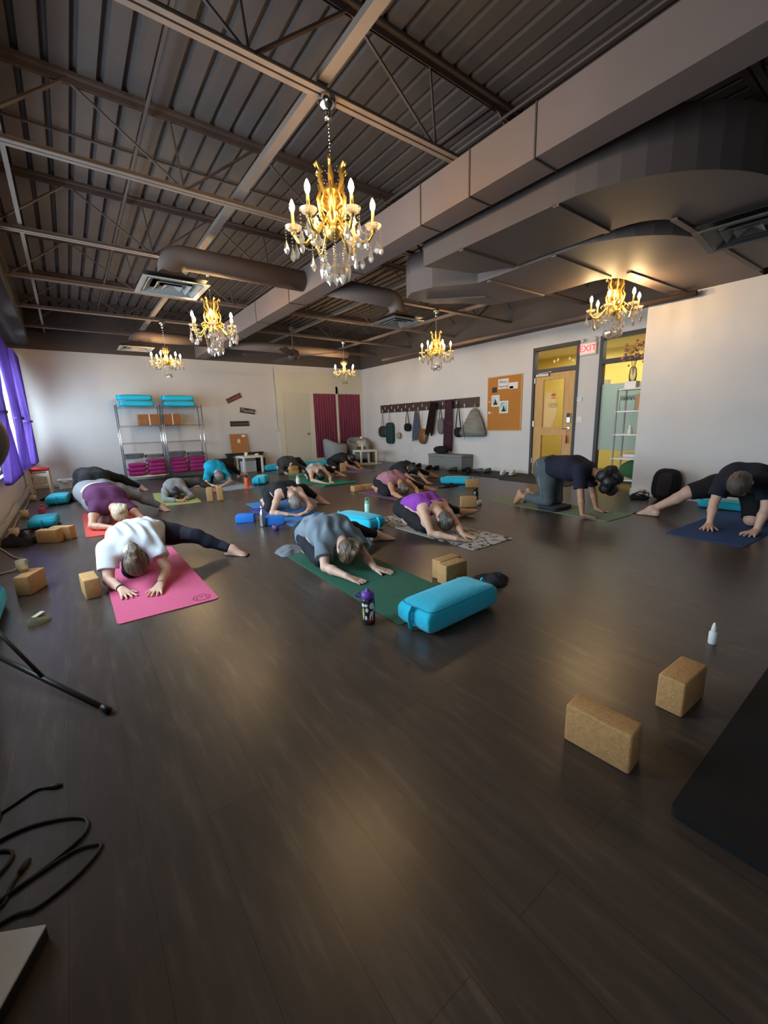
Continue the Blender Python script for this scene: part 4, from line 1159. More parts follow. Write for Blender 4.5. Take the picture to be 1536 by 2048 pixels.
# word signs
def wsign(label, txt, x, z, ang, w, h, m, mt, size):
    t = thing('wall_sign', label, 'sign', (x, YB - .012, z), rot=(0, ang, 0), group='wooden word signs')
    bm = B(); box(bm, -w / 2, w / 2, -.012, .01, -h / 2, h / 2, .003); obj('board', bm, m, t)
    words(txt, size, (0, -.014, 0), (math.pi / 2, 0, 0), mt, t, shear=.25)
SG1, SG2, SGL = mat('sign_maroon', C(86, 44, 44), .7), mat('sign_black', C(46, 40, 34), .7), mat('sign_lettering', C(206, 186, 160), .7)
wsign('maroon word sign tilted up to the right, highest of three', 'Grateful', 3.87, 2.03, -.42, .44, .13, SG1, mat('sign_rose', C(176, 120, 110), .7), .13)
wsign('dark word sign tilted down to the right, middle of three', 'Thankful', 4.22, 1.68, .16, .43, .14, SG2, SGL, .13)
wsign('level black word sign, lowest of three, above the small cork board', 'Connected', 3.96, 1.33, 0.0, .53, .14, mat('sign_olive', C(40, 38, 30), .7), mat('sign_dim', C(130, 122, 96), .7), .11)

# ---- hook board and hanging things on the right wall
t = thing('hook_board', 'long dark board of white coat hooks on the right wall', 'coat rack', (XW - .002, 9.0, 1.66))
bm = B(); box(bm, -.025, 0, -2.03, 2.03, -.12, .12, .004); obj('board', bm, mat('wenge', C(66, 50, 46), .55, var=.12, scale=8, stretch=(1, .3, 4)), t)
HK = mat('hook_white', C(226, 222, 212), .35)
HKB = bpy.data.materials['black_metal']
def hook_bm():
    bm = B(); box(bm, -.032, -.024, -.012, .012, -.055, .03, .003)
    return me_of(bm, HK)
def hook_arm():
    bm = B(); tube(bm, [(-.03, 0, .0), (-.055, 0, .02), (-.06, 0, .10)], .006, 6); return me_of(bm, BLACKM)
hm, ha = hook_bm(), hook_arm()
HY = [(1.79, 0), (1.45, 0), (1.13, 0), (.78, 0), (.42, 0), (.04, 0), (-.34, 0), (-.78, 0), (-1.28, 0)] + [(1.93, 1), (1.62, 1), (1.30, 1), (.96, 1), (.60, 1), (.22, 1), (-.14, 1), (-.52, 1), (-1.0, 1), (-1.56, 1)]
for y, low in HY:
    for me, nm in ((hm, 'hook'),):
        o = bpy.data.objects.new(nm, me); COL.objects.link(o); o.parent = t; o.location = (0, y, -.05 if low else .045)
        if not low:
            p = bpy.data.objects.new('hook_tip', ha); COL.objects.link(p); p.parent = o
XH = XW - .08
def loop_strap(y, z0, z1, dy, r=.008):
    bm = B()
    tube(bm, [(0, y - dy, z1), (-.01, y - dy * .5, (z0 + z1) / 2), (-.0, y, z0), (-.01, y + dy * .5, (z0 + z1) / 2), (0, y + dy, z1)], r, 6, sx=.6)
    return bm
def hang(name, label, cat, y, ztop, body, bodymat, strap=None, strapm=None, group='things hanging from the hook board'):
    t = thing(name, label, cat, (XH, y, ztop), 0, group)
    obj('body', body, bodymat, t, True)
    if strap is not None: obj('strap', strap, strapm or bodymat, t, True)
    return t
def bagbm(w, h, d, z, px=3.0, pz=2.6, seed=1, dy=0.0):
    bm = sbox(d, w, h, px, pz, 22, 12, 0, .05, seed)
    bmesh.ops.translate(bm, verts=bm.verts[:], vec=(-.0, dy, z - h))
    return bm
OLV = mat('olive_nylon', C(52, 50, 42), .6, var=.2, scale=20)
GRN = mat('dark_green_cloth', C(28, 62, 60), .8, var=.1, bump=.3, bscale=30)
hang('bag', 'small dark rounded handbag, first from the left on the hooks', 'bag', 10.86, 1.56, bagbm(.42, .36, .14, -.42, seed=1), OLV, loop_strap(.0, 0, -.45, .06), BLKC)
hang('tote_bag', 'long dark green tote, second from the left on the hooks', 'bag', 10.50, 1.56, bagbm(.36, .66, .12, -.32, 4, 4.5, 2), GRN, loop_strap(.02, 0, -.36, .06), mat('pale_green_strap', C(120, 150, 150), .8))
hang('bag', 'little pale pouch on a long thin strap', 'bag', 10.07, 1.56, bagbm(.18, .20, .08, -.62, seed=3), mat('pale_pouch', C(150, 148, 132), .7), loop_strap(.03, 0, -.64, .05, .004), mat('pale_strap', C(196, 194, 186), .7))
hang('bag', 'small black bag on a short wide strap', 'bag', 9.64, 1.58, bagbm(.28, .24, .10, -.38, seed=4), BLKC, loop_strap(.0, 0, -.42, .09, .014), BLKC)
def drape(w0, w1, h, seed, d=.03):
    q = random.Random(seed); bm = B(); n, k = 18, 10; R = []
    ph = q.random() * 6
    for j in range(k + 1):
        f = j / k; w = w0 + (w1 - w0) * f ** .7
        R.append([bm.verts.new((-.02 - d * (.4 + f) * math.sin(i * 1.5 + ph) * .6, (i / n - .5) * w, -h * f * (1 - .06 * math.sin(i * .9 + ph)))) for i in range(n + 1)])
    for A, Bq in zip(R, R[1:]):
        for i in range(n): bm.faces.new((A[i], A[i + 1], Bq[i + 1], Bq[i]))
    bmesh.ops.solidify(bm, geom=bm.faces[:], thickness=.012)
    return bm
hang('shirt', 'grey-blue garment draped from a hook', 'garment', 9.24, 1.56, drape(.07, .40, .84, 5), mat('greyblue_cloth', C(112, 122, 140), .9, var=.2, bump=.3, bscale=30))
hang('handbag', 'round tan leather bag on a thin cord, between the grey-blue and the black garments', 'bag', 8.98, 1.56, bagbm(.36, .44, .12, -.52, 2.2, 2.1, 6), mat('tan_leather', C(128, 84, 52), .35, var=.2), loop_strap(.0, 0, -.56, .02, .005), mat('tan_cord', C(150, 120, 96), .7))
b7 = drape(.26, .34, .86, 7)
for v in b7.verts: v.co.y += -v.co.z * .22
hang('jacket', 'black-brown jacket hanging slanted from a hook', 'garment', 8.50, 1.74, b7, mat('black_brown_cloth', C(44, 28, 28), .9, var=.15, bump=.3, bscale=30))
hang('bag', 'grey small bag half behind the plum scarf', 'bag', 8.24, 1.68, bagbm(.24, .44, .1, -.36, seed=8), mat('grey_bag', C(112, 108, 108), .8), loop_strap(.0, 0, -.42, .05, .012), BLKC)
b8 = drape(.26, .34, 1.26, 9, .04)
for v in b8.verts: v.co.y += -v.co.z * .04
hang('scarf', 'long plum scarf hanging down to the grey ottoman', 'scarf', 7.93, 1.76, b8, mat('plum_knit', C(98, 66, 80), .95, var=.3, scale=14, bump=.4, bscale=50))
hang('bag', 'small black bag on wide black straps beside the quilted grey bag', 'bag', 7.60, 1.70, bagbm(.26, .26, .12, -.64, seed=10), BLKC, loop_strap(.0, 0, -.68, .09, .016), BLKC)
QG = mat('quilted_grey', C(140, 136, 128), .8, var=.2, scale=3, stretch=(1, 1, 12), bump=.6, bscale=8)
tq = thing('quilted_bag', 'big grey quilted bag hanging last on the right of the hooks', 'bag', (XH, 7.05, 1.62), 0, 'things hanging from the hook board')
bm = B(); prism(bm, [(-.36, -.74), (-.30, -.80), (.40, -.80), (.46, -.70), (.30, -.46), (.06, -.12), (-.06, -.12), (-.24, -.40)], -.09, .05, Matrix(((0, 0, 1, 0), (1, 0, 0, 0), (0, 1, 0, 0), (0, 0, 0, 1))))
bmesh.ops.bevel(bm, geom=bm.edges[:], offset=.03, segments=3, affect='EDGES'); obj('body', bm, QG, tq, True)
obj('strap', loop_strap(.0, 0, -.16, .05, .014), QG, tq, True)
bm = B(); tube(bm, [(-.08, .34, -.4), (-.1, .30, -.6), (-.09, .24, -.86)], .014, 6, sx=.4); obj('hanging_strap', bm, mat('grey_webbing', C(92, 88, 84), .8), tq, True)

# ottoman and black bag on it
OTT = mat('grey_leatherette', C(120, 124, 122), .6, var=.04)
t = thing('ottoman', 'grey box ottoman under the hook board', 'ottoman', (7.95, 7.74, 0))
bm = B(); box(bm, -.20, .20, -.60, .60, .0, .31, .006); obj('body', bm, OTT, t)
bm = B(); box(bm, -.21, .21, -.61, .61, .31, .38, .012, 3); obj('lid', bm, OTT, t)
t = thing('bag', 'black leather bag lying on the grey ottoman', 'bag', (7.92, 8.02, .381))
obj('body', sbox(.22, .5, .2, 3, 2.2, 24, 12, 0, .09, 4), BLKC, t, True)
bm = B(); tube(bm, [(-.0, -.12, .14), (-.02, -.2, .26), (-.02, -.28, .24), (0, -.26, .04)], .01, 6); obj('strap', bm, BLKC, t, True)

# cork notice board
t = thing('notice_board', 'big cork notice board with papers beside the wooden door', 'notice board', (XW, 6.24, 1.58))
bm = B(); box(bm, -.012, 0, -.46, .46, -.60, .60); obj('cork_sheet', bm, mat('notice_cork', C(184, 122, 56), .9, var=.08, scale=90), t)
bm = B()
for a in ((-.48, -.455, -.62, .62), (.455, .48, -.62, .62), (-.455, .455, .60, .62), (-.455, .455, -.62, -.60)): box(bm, -.022, 0, a[0], a[1], a[2], a[3], .002)
obj('frame', bm, mat('notice_frame', C(206, 158, 104), .6), t)
PAP = mat('paper', C(232, 226, 222), .8)
def paper(lab, y0, y1, z0, z1, m, name='pinned_paper'):
    bm = B(); box(bm, -.0145, -.0125, min(y0, y1) - 6.24, max(y0, y1) - 6.24, z0 - 1.58, z1 - 1.58); o = obj(name, bm, m, t); o['label'] = lab; return o
paper('white sheet with two lines of lettering', 6.42, 6.13, 1.91, 2.13, PAP)
words("What's", .085, (-.016, .03, .48), (math.pi / 2, 0, -math.pi / 2), BLACKM, t)
words('happening?', .062, (-.016, .03, .385), (math.pi / 2, 0, -math.pi / 2), BLACKM, t)
paper('white card with a small dark picture', 6.12, 5.88, 1.89, 2.03, PAP)
paper('small dark picture on the white card', 6.10, 6.00, 1.90, 1.95, DKCL)
paper('small black card', 6.59, 6.45, 1.84, 1.96, BLACKM)
for lab, y0, y1, z0, z1, c in (('white-bordered leaflet with a dark figure', 6.60, 6.37, 1.52, 1.78, C(196, 204, 200)), ('white-bordered leaflet with a seated figure', 6.37, 6.12, 1.36, 1.64, C(176, 206, 192))):
    paper(lab, y0, y1, z0, z1, PAP)
    m2 = mat('leaflet_print', c, .8, var=.35, scale=7)
    bm = B(); box(bm, -.0165, -.0145, y1 - 6.24 + .03, y0 - 6.24 - .03, z0 - 1.58 + .04, z1 - 1.58 - .03); obj('leaflet_print', bm, m2, t)
    yc = (y0 + y1) / 2 - 6.24
    bm = B(); prism(bm, [(yc - .07, z0 - 1.54), (yc + .07, z0 - 1.54), (yc + .04, z0 - 1.50), (yc + .018, z0 - 1.46), (yc + .02, z0 - 1.42), (yc - .01, z0 - 1.41), (yc - .018, z0 - 1.46), (yc - .04, z0 - 1.50)], -.0178, -.0166, Matrix(((0, 0, 1, 0), (1, 0, 0, 0), (0, 1, 0, 0), (0, 0, 0, 1)))); obj('figure_print', bm, DKCL, t)
paper('small orange card at the left edge', 6.72, 6.64, 1.62, 1.66, mat('orange_card', C(226, 180, 130), .8))
paper('small cream card at the left edge', 6.72, 6.63, 1.36, 1.41, CANDLEW)
paper('pink pin beside the cream card', 6.60, 6.57, 1.34, 1.40, mat('pink_pin', C(216, 130, 120), .6))

# white display rack by the side window
t = thing('display_rack', 'narrow white rack of small goods half behind the tall partition', 'shelf unit', (7.44, 2.60, 0))
for x in (0, .32):
    for y in (.0, .78):
        bm = B(); box(bm, x - .011, x + .011, y - .011, y + .011, 0, 1.66); obj('post', bm, mat('rack_post', C(150, 150, 150), .5) if (x, y) == (0, 0) else bpy.data.materials['rack_post'], t)
for z in (.14, .50, .90, 1.28, 1.64):
    bm = B()
    for k in range(7): box(bm, k * .05 - .01, k * .05 + .034, -.03, .81, z - .012, z + .012, .003)
    obj('slatted_shelf', bm, WHITEP, t)
def rackthing(name, lab, cat, x, y, z): return thing(name, lab, cat, (7.44 + x, 2.60 + y, z + .0125))
o = rackthing('flower_vase', 'vase of copper-pink flowers on top of the white rack', 'flower vase', .12, .62, 1.64)
bm = B(); box(bm, -.07, .07, -.09, .09, 0, .11, .005); obj('planter', bm, WHITEP, o)
bm = B(); lathe(bm, [(0, .11), (.05, .11), (.06, .2), (.05, .3), (.03, .34), (0, .34)], 16); obj('vase_body', bm, glass('vase_glass', (.95, .95, .95, 1), .3, .05, C(220, 220, 220), .3), o, True)
bm = B(); q = random.Random(3)
for k in range(9): tube(bm, [(0, 0, .2), (q.uniform(-.04, .04), q.uniform(-.04, .06), .45), (q.uniform(-.1, .08), q.uniform(-.1, .14), .62)], .003, 5)
obj('stem', bm, mat('stem_brown', C(92, 72, 50), .8), o)
bm = B()
for k in range(34): ball(bm, (q.uniform(-.1, .1), q.uniform(-.14, .18), q.uniform(.36, .74)), q.uniform(.016, .032), 8, 6)
f = obj('flower', bm, mat('copper_petals', C(188, 124, 104), .5, var=.3, scale=20), o, True); f['kind'] = 'stuff'
o = rackthing('paper_bag', 'tan paper bag on the upper shelf of the white rack', 'bag', .14, .34, 1.28)
bm = B(); box(bm, -.1, .1, -.16, .16, 0, .26, .01); obj('bag_body', bm, mat('tan_paper', C(196, 148, 100), .85), o)
bm = B()
for s in (-1, 1): tube(bm, [(s * .05, -.06, .26), (s * .05, -.04, .33), (s * .05, .04, .33), (s * .05, .06, .26)], .004, 6)
obj('handle', bm, mat('tan_cord2', C(150, 104, 66), .8), o)
o = rackthing('eyeglasses', 'row of small dark eyeglass frames hanging at the left of the white rack', 'eyeglasses', .02, .62, 1.28)
bm = B()
for k in range(4): tube(bm, [(.03 * math.cos(a), -.08 + k * .055 + .02 * math.sin(a), .2 + .03 * math.cos(a * 2)) for a in [i * math.pi / 6 for i in range(12)]], .004, 5, closed=True)
tube(bm, [(.0, -.12, 0), (.0, -.12, .24), (.0, .12, .24), (.0, .12, 0)], .004, 5)
obj('frames', bm, BLACKM, o)
o = rackthing('yoga_bag', 'dark maroon leaning case on the middle shelf of the white rack', 'case', .15, .27, .90)
bm = B(); prism(bm, [(.17, 0), (-.26, 0), (-.26, .34), (-.16, .34)], -.12, .12, Matrix(((0, 0, 1, 0), (1, 0, 0, 0), (0, 1, 0, 0), (0, 0, 0, 1)))); obj('case_body', bm, mat('maroon_case', C(70, 34, 48), .6), o)
o = rackthing('figurine', 'tiny white figurine on the middle shelf of the white rack', 'figurine', .06, .56, .90)
bm = B(); lathe(bm, [(0, 0), (.04, 0), (.035, .06), (.02, .1), (.024, .13), (0, .16)], 14); obj('figurine_body', bm, WHITEP, o, True)
BKP = mat('book_pale', C(200, 190, 196), .7)
for k, lab in enumerate(('bottom pale book in the short stack on the lower shelf of the white rack', 'middle white book in the short stack on the lower shelf of the white rack', 'top pale book in the short stack on the lower shelf of the white rack')):
    o = rackthing('book', lab, 'book', .12, .50, .50 + k * .0265); o['group'] = 'books on the white rack'
    bm = B(); box(bm, -.08, .08, -.13 + .01 * k, .13, 0, .026, .002); obj('cover', bm, WHITEP if k == 1 else BKP, o)
    bm = B(); box(bm, -.078, .082, -.128 + .01 * k, .128, .003, .023); obj('pages', bm, PAP, o)
o = obj('exercise_ball', ball(B(), (0, 0, .09), .09, 22, 14), mat('pink_ball', C(190, 60, 130), .5), None, True); o.location = (7.44 + .12, 2.60 + .22, .5125); tag(o, 'small magenta ball on the lower shelf of the white rack', 'ball')
o = rackthing('velvet_bag', 'green velvet bag with a label on the bottom shelf of the white rack', 'bag', .15, .40, .14)
bm = sbox(.28, .62, .30, 3, 2.1, 26, 14, .15, .02, 2); obj('bag_body', bm, mat('green_velvet', C(54, 100, 66), .9, var=.2, scale=10, bump=.3, bscale=40), o, True)
bm = B(); box(bm, -.155, -.148, -.12, -.04, .2, .25); obj('label_tag', bm, WHITEP, o)

# backpack by the partition
t = thing('backpack', 'black and grey backpack leaning against the tall partition', 'backpack', (6.72, 2.30, 0), rot=(0, .22, -.1))
bm = sbox(.22, .34, .46, 4, 3, 26, 14, 0, .02, 3); obj('body', bm, BLKC, t, True)
bm = sbox(.05, .2, .34, 4, 3, 20, 10, 0, .01, 1); o = obj('front_panel', bm, DKCL, t, True, loc=(-.10, -.02, .05))
for s in (-1, 1):
    bm = B(); tube(bm, [(.10, s * .08, .42), (.14, s * .09, .36), (.14, s * .1, .18), (.11, s * .1, .06)], .014, 6, sx=.4); obj('strap', bm, BLKC, t, True)
t = thing('bag', 'black strappy bag crumpled on the floor beside the backpack', 'bag', (6.62, 2.58, 0), .4)
obj('body', sbox(.2, .26, .05, 3, 2.4, 20, 10, 0, .08, 3), BLKC, t, True)
bm = B(); tube(bm, [(-.08, -.1, .03), (-.06, -.12, .10), (.0, -.0, .11), (.04, .1, .05)], .01, 6); tube(bm, [(-.02, -.1, .03), (-.08, .02, .09), (-.02, .12, .03)], .01, 6); obj('strap', bm, BLKC, t, True)

# shoes along the right wall
def shoe(label, x, y, rz, m, z=.0102, grp='shoes along the right wall'):
    t = thing('shoe', label, 'shoe', (x, y, z), math.radians(rz), grp)
    bm = B(); prism(bm, [(-.13, -.03), (-.06, -.04), (.04, -.045), (.11, -.04), (.14, 0), (.11, .04), (.04, .045), (-.06, .04), (-.13, .03)], 0, .022); obj('sole', bm, WHITEP if m is WHITEP else BLACKM, t)
    bm = sbox(.26, .085, .085, 3, 2.4, 22, 12, 0, .01, 1)
    for v in bm.verts:
        v.co.z *= 1.0 if v.co.x < -.01 else max(.55, 1 - (v.co.x + .01) * 3.4)
    obj('upper', bm, m, t, True, loc=(0, 0, .018))
    bm = B(); tube(bm, [(-.11 + .055 * math.cos(a) + .04, .03 * math.sin(a), .098) for a in [i * math.pi / 6 for i in range(12)]], .007, 6, closed=True); obj('collar', bm, m, t, True)
    return t
SH = [('white trainer on the black floor mat, left of the white pair', 7.72, 5.86, 200, WHITEP), ('white trainer on the black floor mat, right of the white pair', 7.82, 5.68, 195, WHITEP),
      ('grey trainer with pale sole on the black floor mat, near the ottoman', 7.70, 6.30, 170, mat('grey_trainer', C(96, 98, 100), .8)), ('grey trainer turned sideways on the black floor mat', 7.62, 6.48, 100, bpy.data.materials['grey_trainer']),
      ('black shoe at the far end of the black floor mat', 7.55, 6.82, 160, BLKC), ('black shoe nearest the front edge of the black floor mat', 7.36, 6.55, 200, BLKC)]
for a in SH: shoe(*a)
for a in (('black shoe in front of the grey ottoman, left one', 7.42, 7.98, 185, BLKC, 0), ('black shoe in front of the grey ottoman, right one', 7.46, 7.78, 175, BLKC, 0),
          ('black sandal with pale lining left of the grey ottoman', 7.62, 8.62, 190, BLKC, 0), ('black sandal beyond the other shoes left of the grey ottoman', 7.66, 8.95, 170, BLKC, 0), ('slipper with white trim by the corner of the ottoman', 7.50, 7.20, 150, mat('brown_suede', C(82, 74, 62), .9), 0)): shoe(*a)

# ---- purple curtains at the left windows
PURP = cloth('purple_voile', C(100, 70, 150), .38, .12)
def curtain(label, y0, y1, knot, zk, ztop=2.80, zbot=.60, xin=.16, gather=.12, seed=0):
    """hangs from the rod, pulled into a knot, flares below"""
    q = random.Random(seed); ph = q.random() * 6
    bm = B(); n, k = 56, 40; R = []
    for j in range(k + 1):
        z = ztop - (ztop - zbot) * j / k
        if z > zk: f = ((z - zk) / (ztop - zk)) ** .8
        else: f = .95 * ((zk - z) / (zk - zbot)) ** .75
        f = max(f, gather)
        c0 = (y0 + y1) / 2
        cc = knot + (c0 - knot) * f
        w = (y1 - y0) * f
        R.append([bm.verts.new((XL + xin + (.045 + .03 * (1 - f)) * math.sin(i * .92 + ph) * (.5 + .5 * f) + .03 * (1 - f) * math.cos(i * .33), cc + (i / n - .5) * w, z + (0.02 * math.sin(i * .92) if j == k else 0))) for i in range(n + 1)])
    for A, Bq in zip(R, R[1:]):
        for i in range(n): bm.faces.new((A[i], A[i + 1], Bq[i + 1], Bq[i]))
    bmesh.ops.solidify(bm, geom=bm.faces[:], thickness=.003)
    t = thing('curtain', label, 'curtain', (0, 0, 0), group='purple knotted curtains')
    obj('fabric', bm, PURP, t, True)
    bm = B(); tube(bm, [(XL + xin + .075 * math.cos(a), knot + (y1 - y0) * gather * .6 * math.sin(a), zk) for a in [i * math.pi / 8 for i in range(16)]], .022, 8, closed=True); obj('knot', bm, PURP, t, True)
    return t
curtain('purple knotted curtain at the left wall, the one nearest the back corner', 10.75, 12.0, 11.5, 1.47, xin=.20, seed=1)
curtain('purple knotted curtain at the left wall, second from the back corner', 9.2, 10.6, 10.2, 1.50, xin=.15, seed=2)
curtain('purple knotted curtain at the left wall, third from the back corner', 6.75, 8.5, 7.4, 1.50, seed=4)
t = thing('curtain_rod', 'dark rod carrying the purple curtains on the left wall', 'curtain rod', (XL + .16, 0, 2.81))
bm = B(); tube(bm, [(0, 5.2, 0), (0, 11.98, 0)], .012, 10); obj('rod', bm, BLACKM, t, True)
for y in (5.4, 8.6, 11.9):
    bm = B(); tube(bm, [(-.16, y, -.0), (0, y, 0)], .008, 6); obj('bracket', bm, BLACKM, t)
# loose white cord draped along the left wall and floor
CORDW = mat('white_cord', C(204, 200, 184), .7)
bm = B(); tube(bm, [(XL + .03, 11.2, .2), (XL + .03, 9.8, .10), (XL + .03, 8.6, .17), (XL + .03, 7.3, .12), (XL + .03, 6.2, .2), (XL + .03, 5.3, .16)], .008, 6)
tag(obj('cord', bm, CORDW, None, True), 'white cord fixed along the foot of the left wall, the upper one', 'cord')
bm = B(); tube(bm, [(XL + .06, 10.6, .008), (XL + .10, 9.3, .02), (XL + .07, 8.0, .008), (XL + .1, 6.9, .03), (XL + .05, 6.0, .01), (XL + .22, 5.4, .008), (XL + .34, 5.15, .008), (XL + .26, 4.85, .008), (XL + .05, 4.75, .008)], .008, 6)
tag(obj('cord', bm, CORDW, None, True), 'white cord looping on the floor along the left wall, the lower one', 'cord')

# ---- tripod with a round grey disc at the left edge
t = thing('tripod', 'black tripod with a big grey disc, cut off by the left edge', 'tripod', (-.52, 2.74, 0))
bm = B(); tube(bm, [(0, 0, .12), (0, 0, 1.0)], .016, 12); obj('pole', bm, BLACKM, t, True)
for k, (ex, ey) in enumerate(((.48, -.73), (-.20, -.62), (-.10, .46))):
    L = math.hypot(ex, ey)
    bm = B(); tube(bm, [(0, 0, .18), (ex, ey, .018)], .0125, 10); lg = obj('leg', bm, BLACKM, t, True)
    bm = B(); tube(bm, [(ex * .97, ey * .97, .028), (ex * 1.015, ey * 1.015, .011)], .016, 10); obj('rubber_foot', bm, BLACKM, lg, True)
    bm = B(); tube(bm, [(0, 0, .44), (ex * .56, ey * .56, .09)], .009, 8); obj('brace', bm, BLACKM, t, True)
bm = B(); lathe(bm, [(0, .14), (.03, .14), (.03, .22), (0, .22)], 14); obj('collar', bm, BLACKM, t, True)
bm = B(); lathe(bm, [(0, -.05), (.12, -.05), (.20, -.03), (.215, 0), (.20, .03), (.12, .05), (0, .055)], 32, T(.065, .12, 1.18) @ Matrix.Rotation(1.35, 4, 'X')); obj('disc', bm, mat('grey_disc', C(88, 86, 88), .6), t, True)
# cables in the lower left corner
CAB = mat('black_cable', C(14, 14, 17), .5)
def cable(label, pts, r=.0045, plug=None):
    P = [Vector(p + (r,)) if len(p) == 2 else Vector(p) for p in pts]
    out = []
    for i in range(len(P) - 1):
        a, b, c, d = P[max(i - 1, 0)], P[i], P[i + 1], P[min(i + 2, len(P) - 1)]
        for j in range(8):
            u = j / 8
            out.append(.5 * ((2 * b) + (c - a) * u + (2 * a - 5 * b + 4 * c - d) * u * u + (3 * b - a - 3 * c + d) * u ** 3))
    out.append(P[-1])
    t = thing('cable', label, 'cable', (0, 0, 0), group='black cables tangled on the floor')
    bm = B(); tube(bm, out, r, 8); obj('lead', bm, CAB, t, True)
    if plug:
        bm = B(); d = (out[-1] - out[-2]).normalized(); tube(bm, [out[-1], out[-1] + d * .012, out[-1] + d * .03, out[-1] + d * .045], [r, .009, .009, .006], 8); obj('plug', bm, CAB, t, True)
cable('black cable ending in a plug, topmost of the tangled cables', [(-.62, 1.62), (-.42, 1.63), (-.34, 1.655), (-.27, 1.69), (-.235, 1.678)], .004, True)
cable('black cable forming the widest loop of the tangle', [(-.6, 1.40), (-.42, 1.50), (-.30, 1.53), (-.20, 1.50), (-.135, 1.45), (-.14, 1.39), (-.21, 1.345), (-.31, 1.31), (-.42, 1.29), (-.6, 1.26)], .0052)
cable('black cable with a sharp bend at its right end', [(-.6, 1.245), (-.42, 1.275), (-.27, 1.32), (-.165, 1.345), (-.115, 1.33), (-.10, 1.315), (-.125, 1.28), (-.175, 1.245), (-.245, 1.222), (-.31, 1.235), (-.5, 1.18)], .0048)
cable('black cable curving down from the left edge above the tangle', [(-.56, 1.80), (-.44, 1.77), (-.38, 1.71), (-.355, 1.63), (-.40, 1.56), (-.5, 1.50), (-.62, 1.47)], .005)
cable('black cable of the inner loop, nearest the left edge', [(-.62, 1.46), (-.45, 1.475), (-.36, 1.49), (-.31, 1.455), (-.33, 1.40), (-.42, 1.34), (-.55, 1.32)], .005)
cable('short black cable ending in a stubby plug inside the loops', [(-.36, 1.275), (-.315, 1.29), (-.305, 1.33), (-.29, 1.36)], .004, True)
# white board in the lower left corner
t = thing('white_case', 'white flat case with dark sides in the lower left corner', 'case', (-.215, 1.125, 0), math.radians(151))
bm = B(); box(bm, 0, .34, 0, .26, .0, .035, .003); obj('case_body', bm, BLACKM, t)
bm = B(); box(bm, 0.0, .34, 0.0, .26, .0352, .042, .002); lid = obj('lid', bm, mat('white_lid', C(198, 204, 212), .5, var=.03), t)
bm = B(); box(bm, .105, .15, .035, .05, .042, .0428); obj('purple_mark', bm, PURC, lid)
# ================================================================== PEOPLE
V3 = lambda *a: np.array(a, float)
def unit(v):
    v = np.asarray(v, float); return v / (np.linalg.norm(v) + 1e-9)

def sdf(prims, h, wr=None, gclip=()):
    """distance field of blended tapered capsules and ellipsoids on a grid"""
    lo, hi = np.full(3, 1e9), np.full(3, -1e9)
    for p in prims:
        r = max(p['ra'], p['rb']) if p['t'] == 'c' else max(p['r'])
        for q in ((p['a'], p['b']) if p['t'] == 'c' else (p['c'],)):
            lo, hi = np.minimum(lo, q - r), np.maximum(hi, q + r)
    lo -= 3 * h + .01; hi += 3 * h + .01
    n = np.ceil((hi - lo) / h).astype(int) + 1
    D = np.full(n, .5, np.float32)
    ax = [lo[i] + h * np.arange(n[i]) for i in range(3)]
    for p in prims:
        k = p['k']
        r = max(p['ra'], p['rb']) if p['t'] == 'c' else max(p['r'])
        pts = (p['a'], p['b']) if p['t'] == 'c' else (p['c'],)
        l = np.min(pts, axis=0) - r - k - 2.5 * h; u = np.max(pts, axis=0) + r + k + 2.5 * h
        i0 = np.maximum(0, np.floor((l - lo) / h).astype(int)); i1 = np.minimum(n, np.ceil((u - lo) / h).astype(int) + 1)
        sl = tuple(slice(a, b) for a, b in zip(i0, i1))
        X, Y, Z = np.meshgrid(ax[0][sl[0]], ax[1][sl[1]], ax[2][sl[2]], indexing='ij')
        if p['t'] == 'c':
            a, b = p['a'], p['b']; ba = b - a; L2 = ba @ ba + 1e-12
            px, py, pz = X - a[0], Y - a[1], Z - a[2]
            t = np.clip((px * ba[0] + py * ba[1] + pz * ba[2]) / L2, 0, 1)
            d = np.sqrt((px - t * ba[0]) ** 2 + (py - t * ba[1]) ** 2 + (pz - t * ba[2]) ** 2) - (p['ra'] + (p['rb'] - p['ra']) * t)
        else:
            px, py, pz = X - p['c'][0], Y - p['c'][1], Z - p['c'][2]
            R, r3 = p['R'], p['r']
            q = [(R[i][0] * px + R[i][1] * py + R[i][2] * pz) for i in range(3)]
            k0 = np.sqrt(sum((q[i] / r3[i]) ** 2 for i in range(3))); k1 = np.sqrt(sum((q[i] / r3[i] ** 2) ** 2 for i in range(3))) + 1e-9
            d = k0 * (k0 - 1) / k1
        for pt, nn in p.get('clip', ()):
            d = np.maximum(d, (X - pt[0]) * nn[0] + (Y - pt[1]) * nn[1] + (Z - pt[2]) * nn[2])
        A = D[sl]
        if k > 0:
            hh = np.maximum(k - np.abs(A - d), 0) / k
            D[sl] = np.minimum(A, d) - hh * hh * k * .25
        else: D[sl] = np.minimum(A, d)
    X, Y, Z = np.meshgrid(*ax, indexing='ij')
    if wr:
        amp, f, u, v = wr
        s1 = X * u[0] + Y * u[1] + Z * u[2]; s2 = X * v[0] + Y * v[1] + Z * v[2]
        D = D + amp * (np.sin(f * s1 + 1.7 * np.sin(.45 * f * s2)) * (.6 + .4 * np.sin(.3 * f * s2 + 1)) + .5 * np.sin(.55 * f * s2 + 1.3 * np.sin(.5 * f * s1)))
    for pt, nn in gclip:
        D = np.maximum(D, (X - pt[0]) * nn[0] + (Y - pt[1]) * nn[1] + (Z - pt[2]) * nn[2])
    return D.astype(np.float32), lo, h

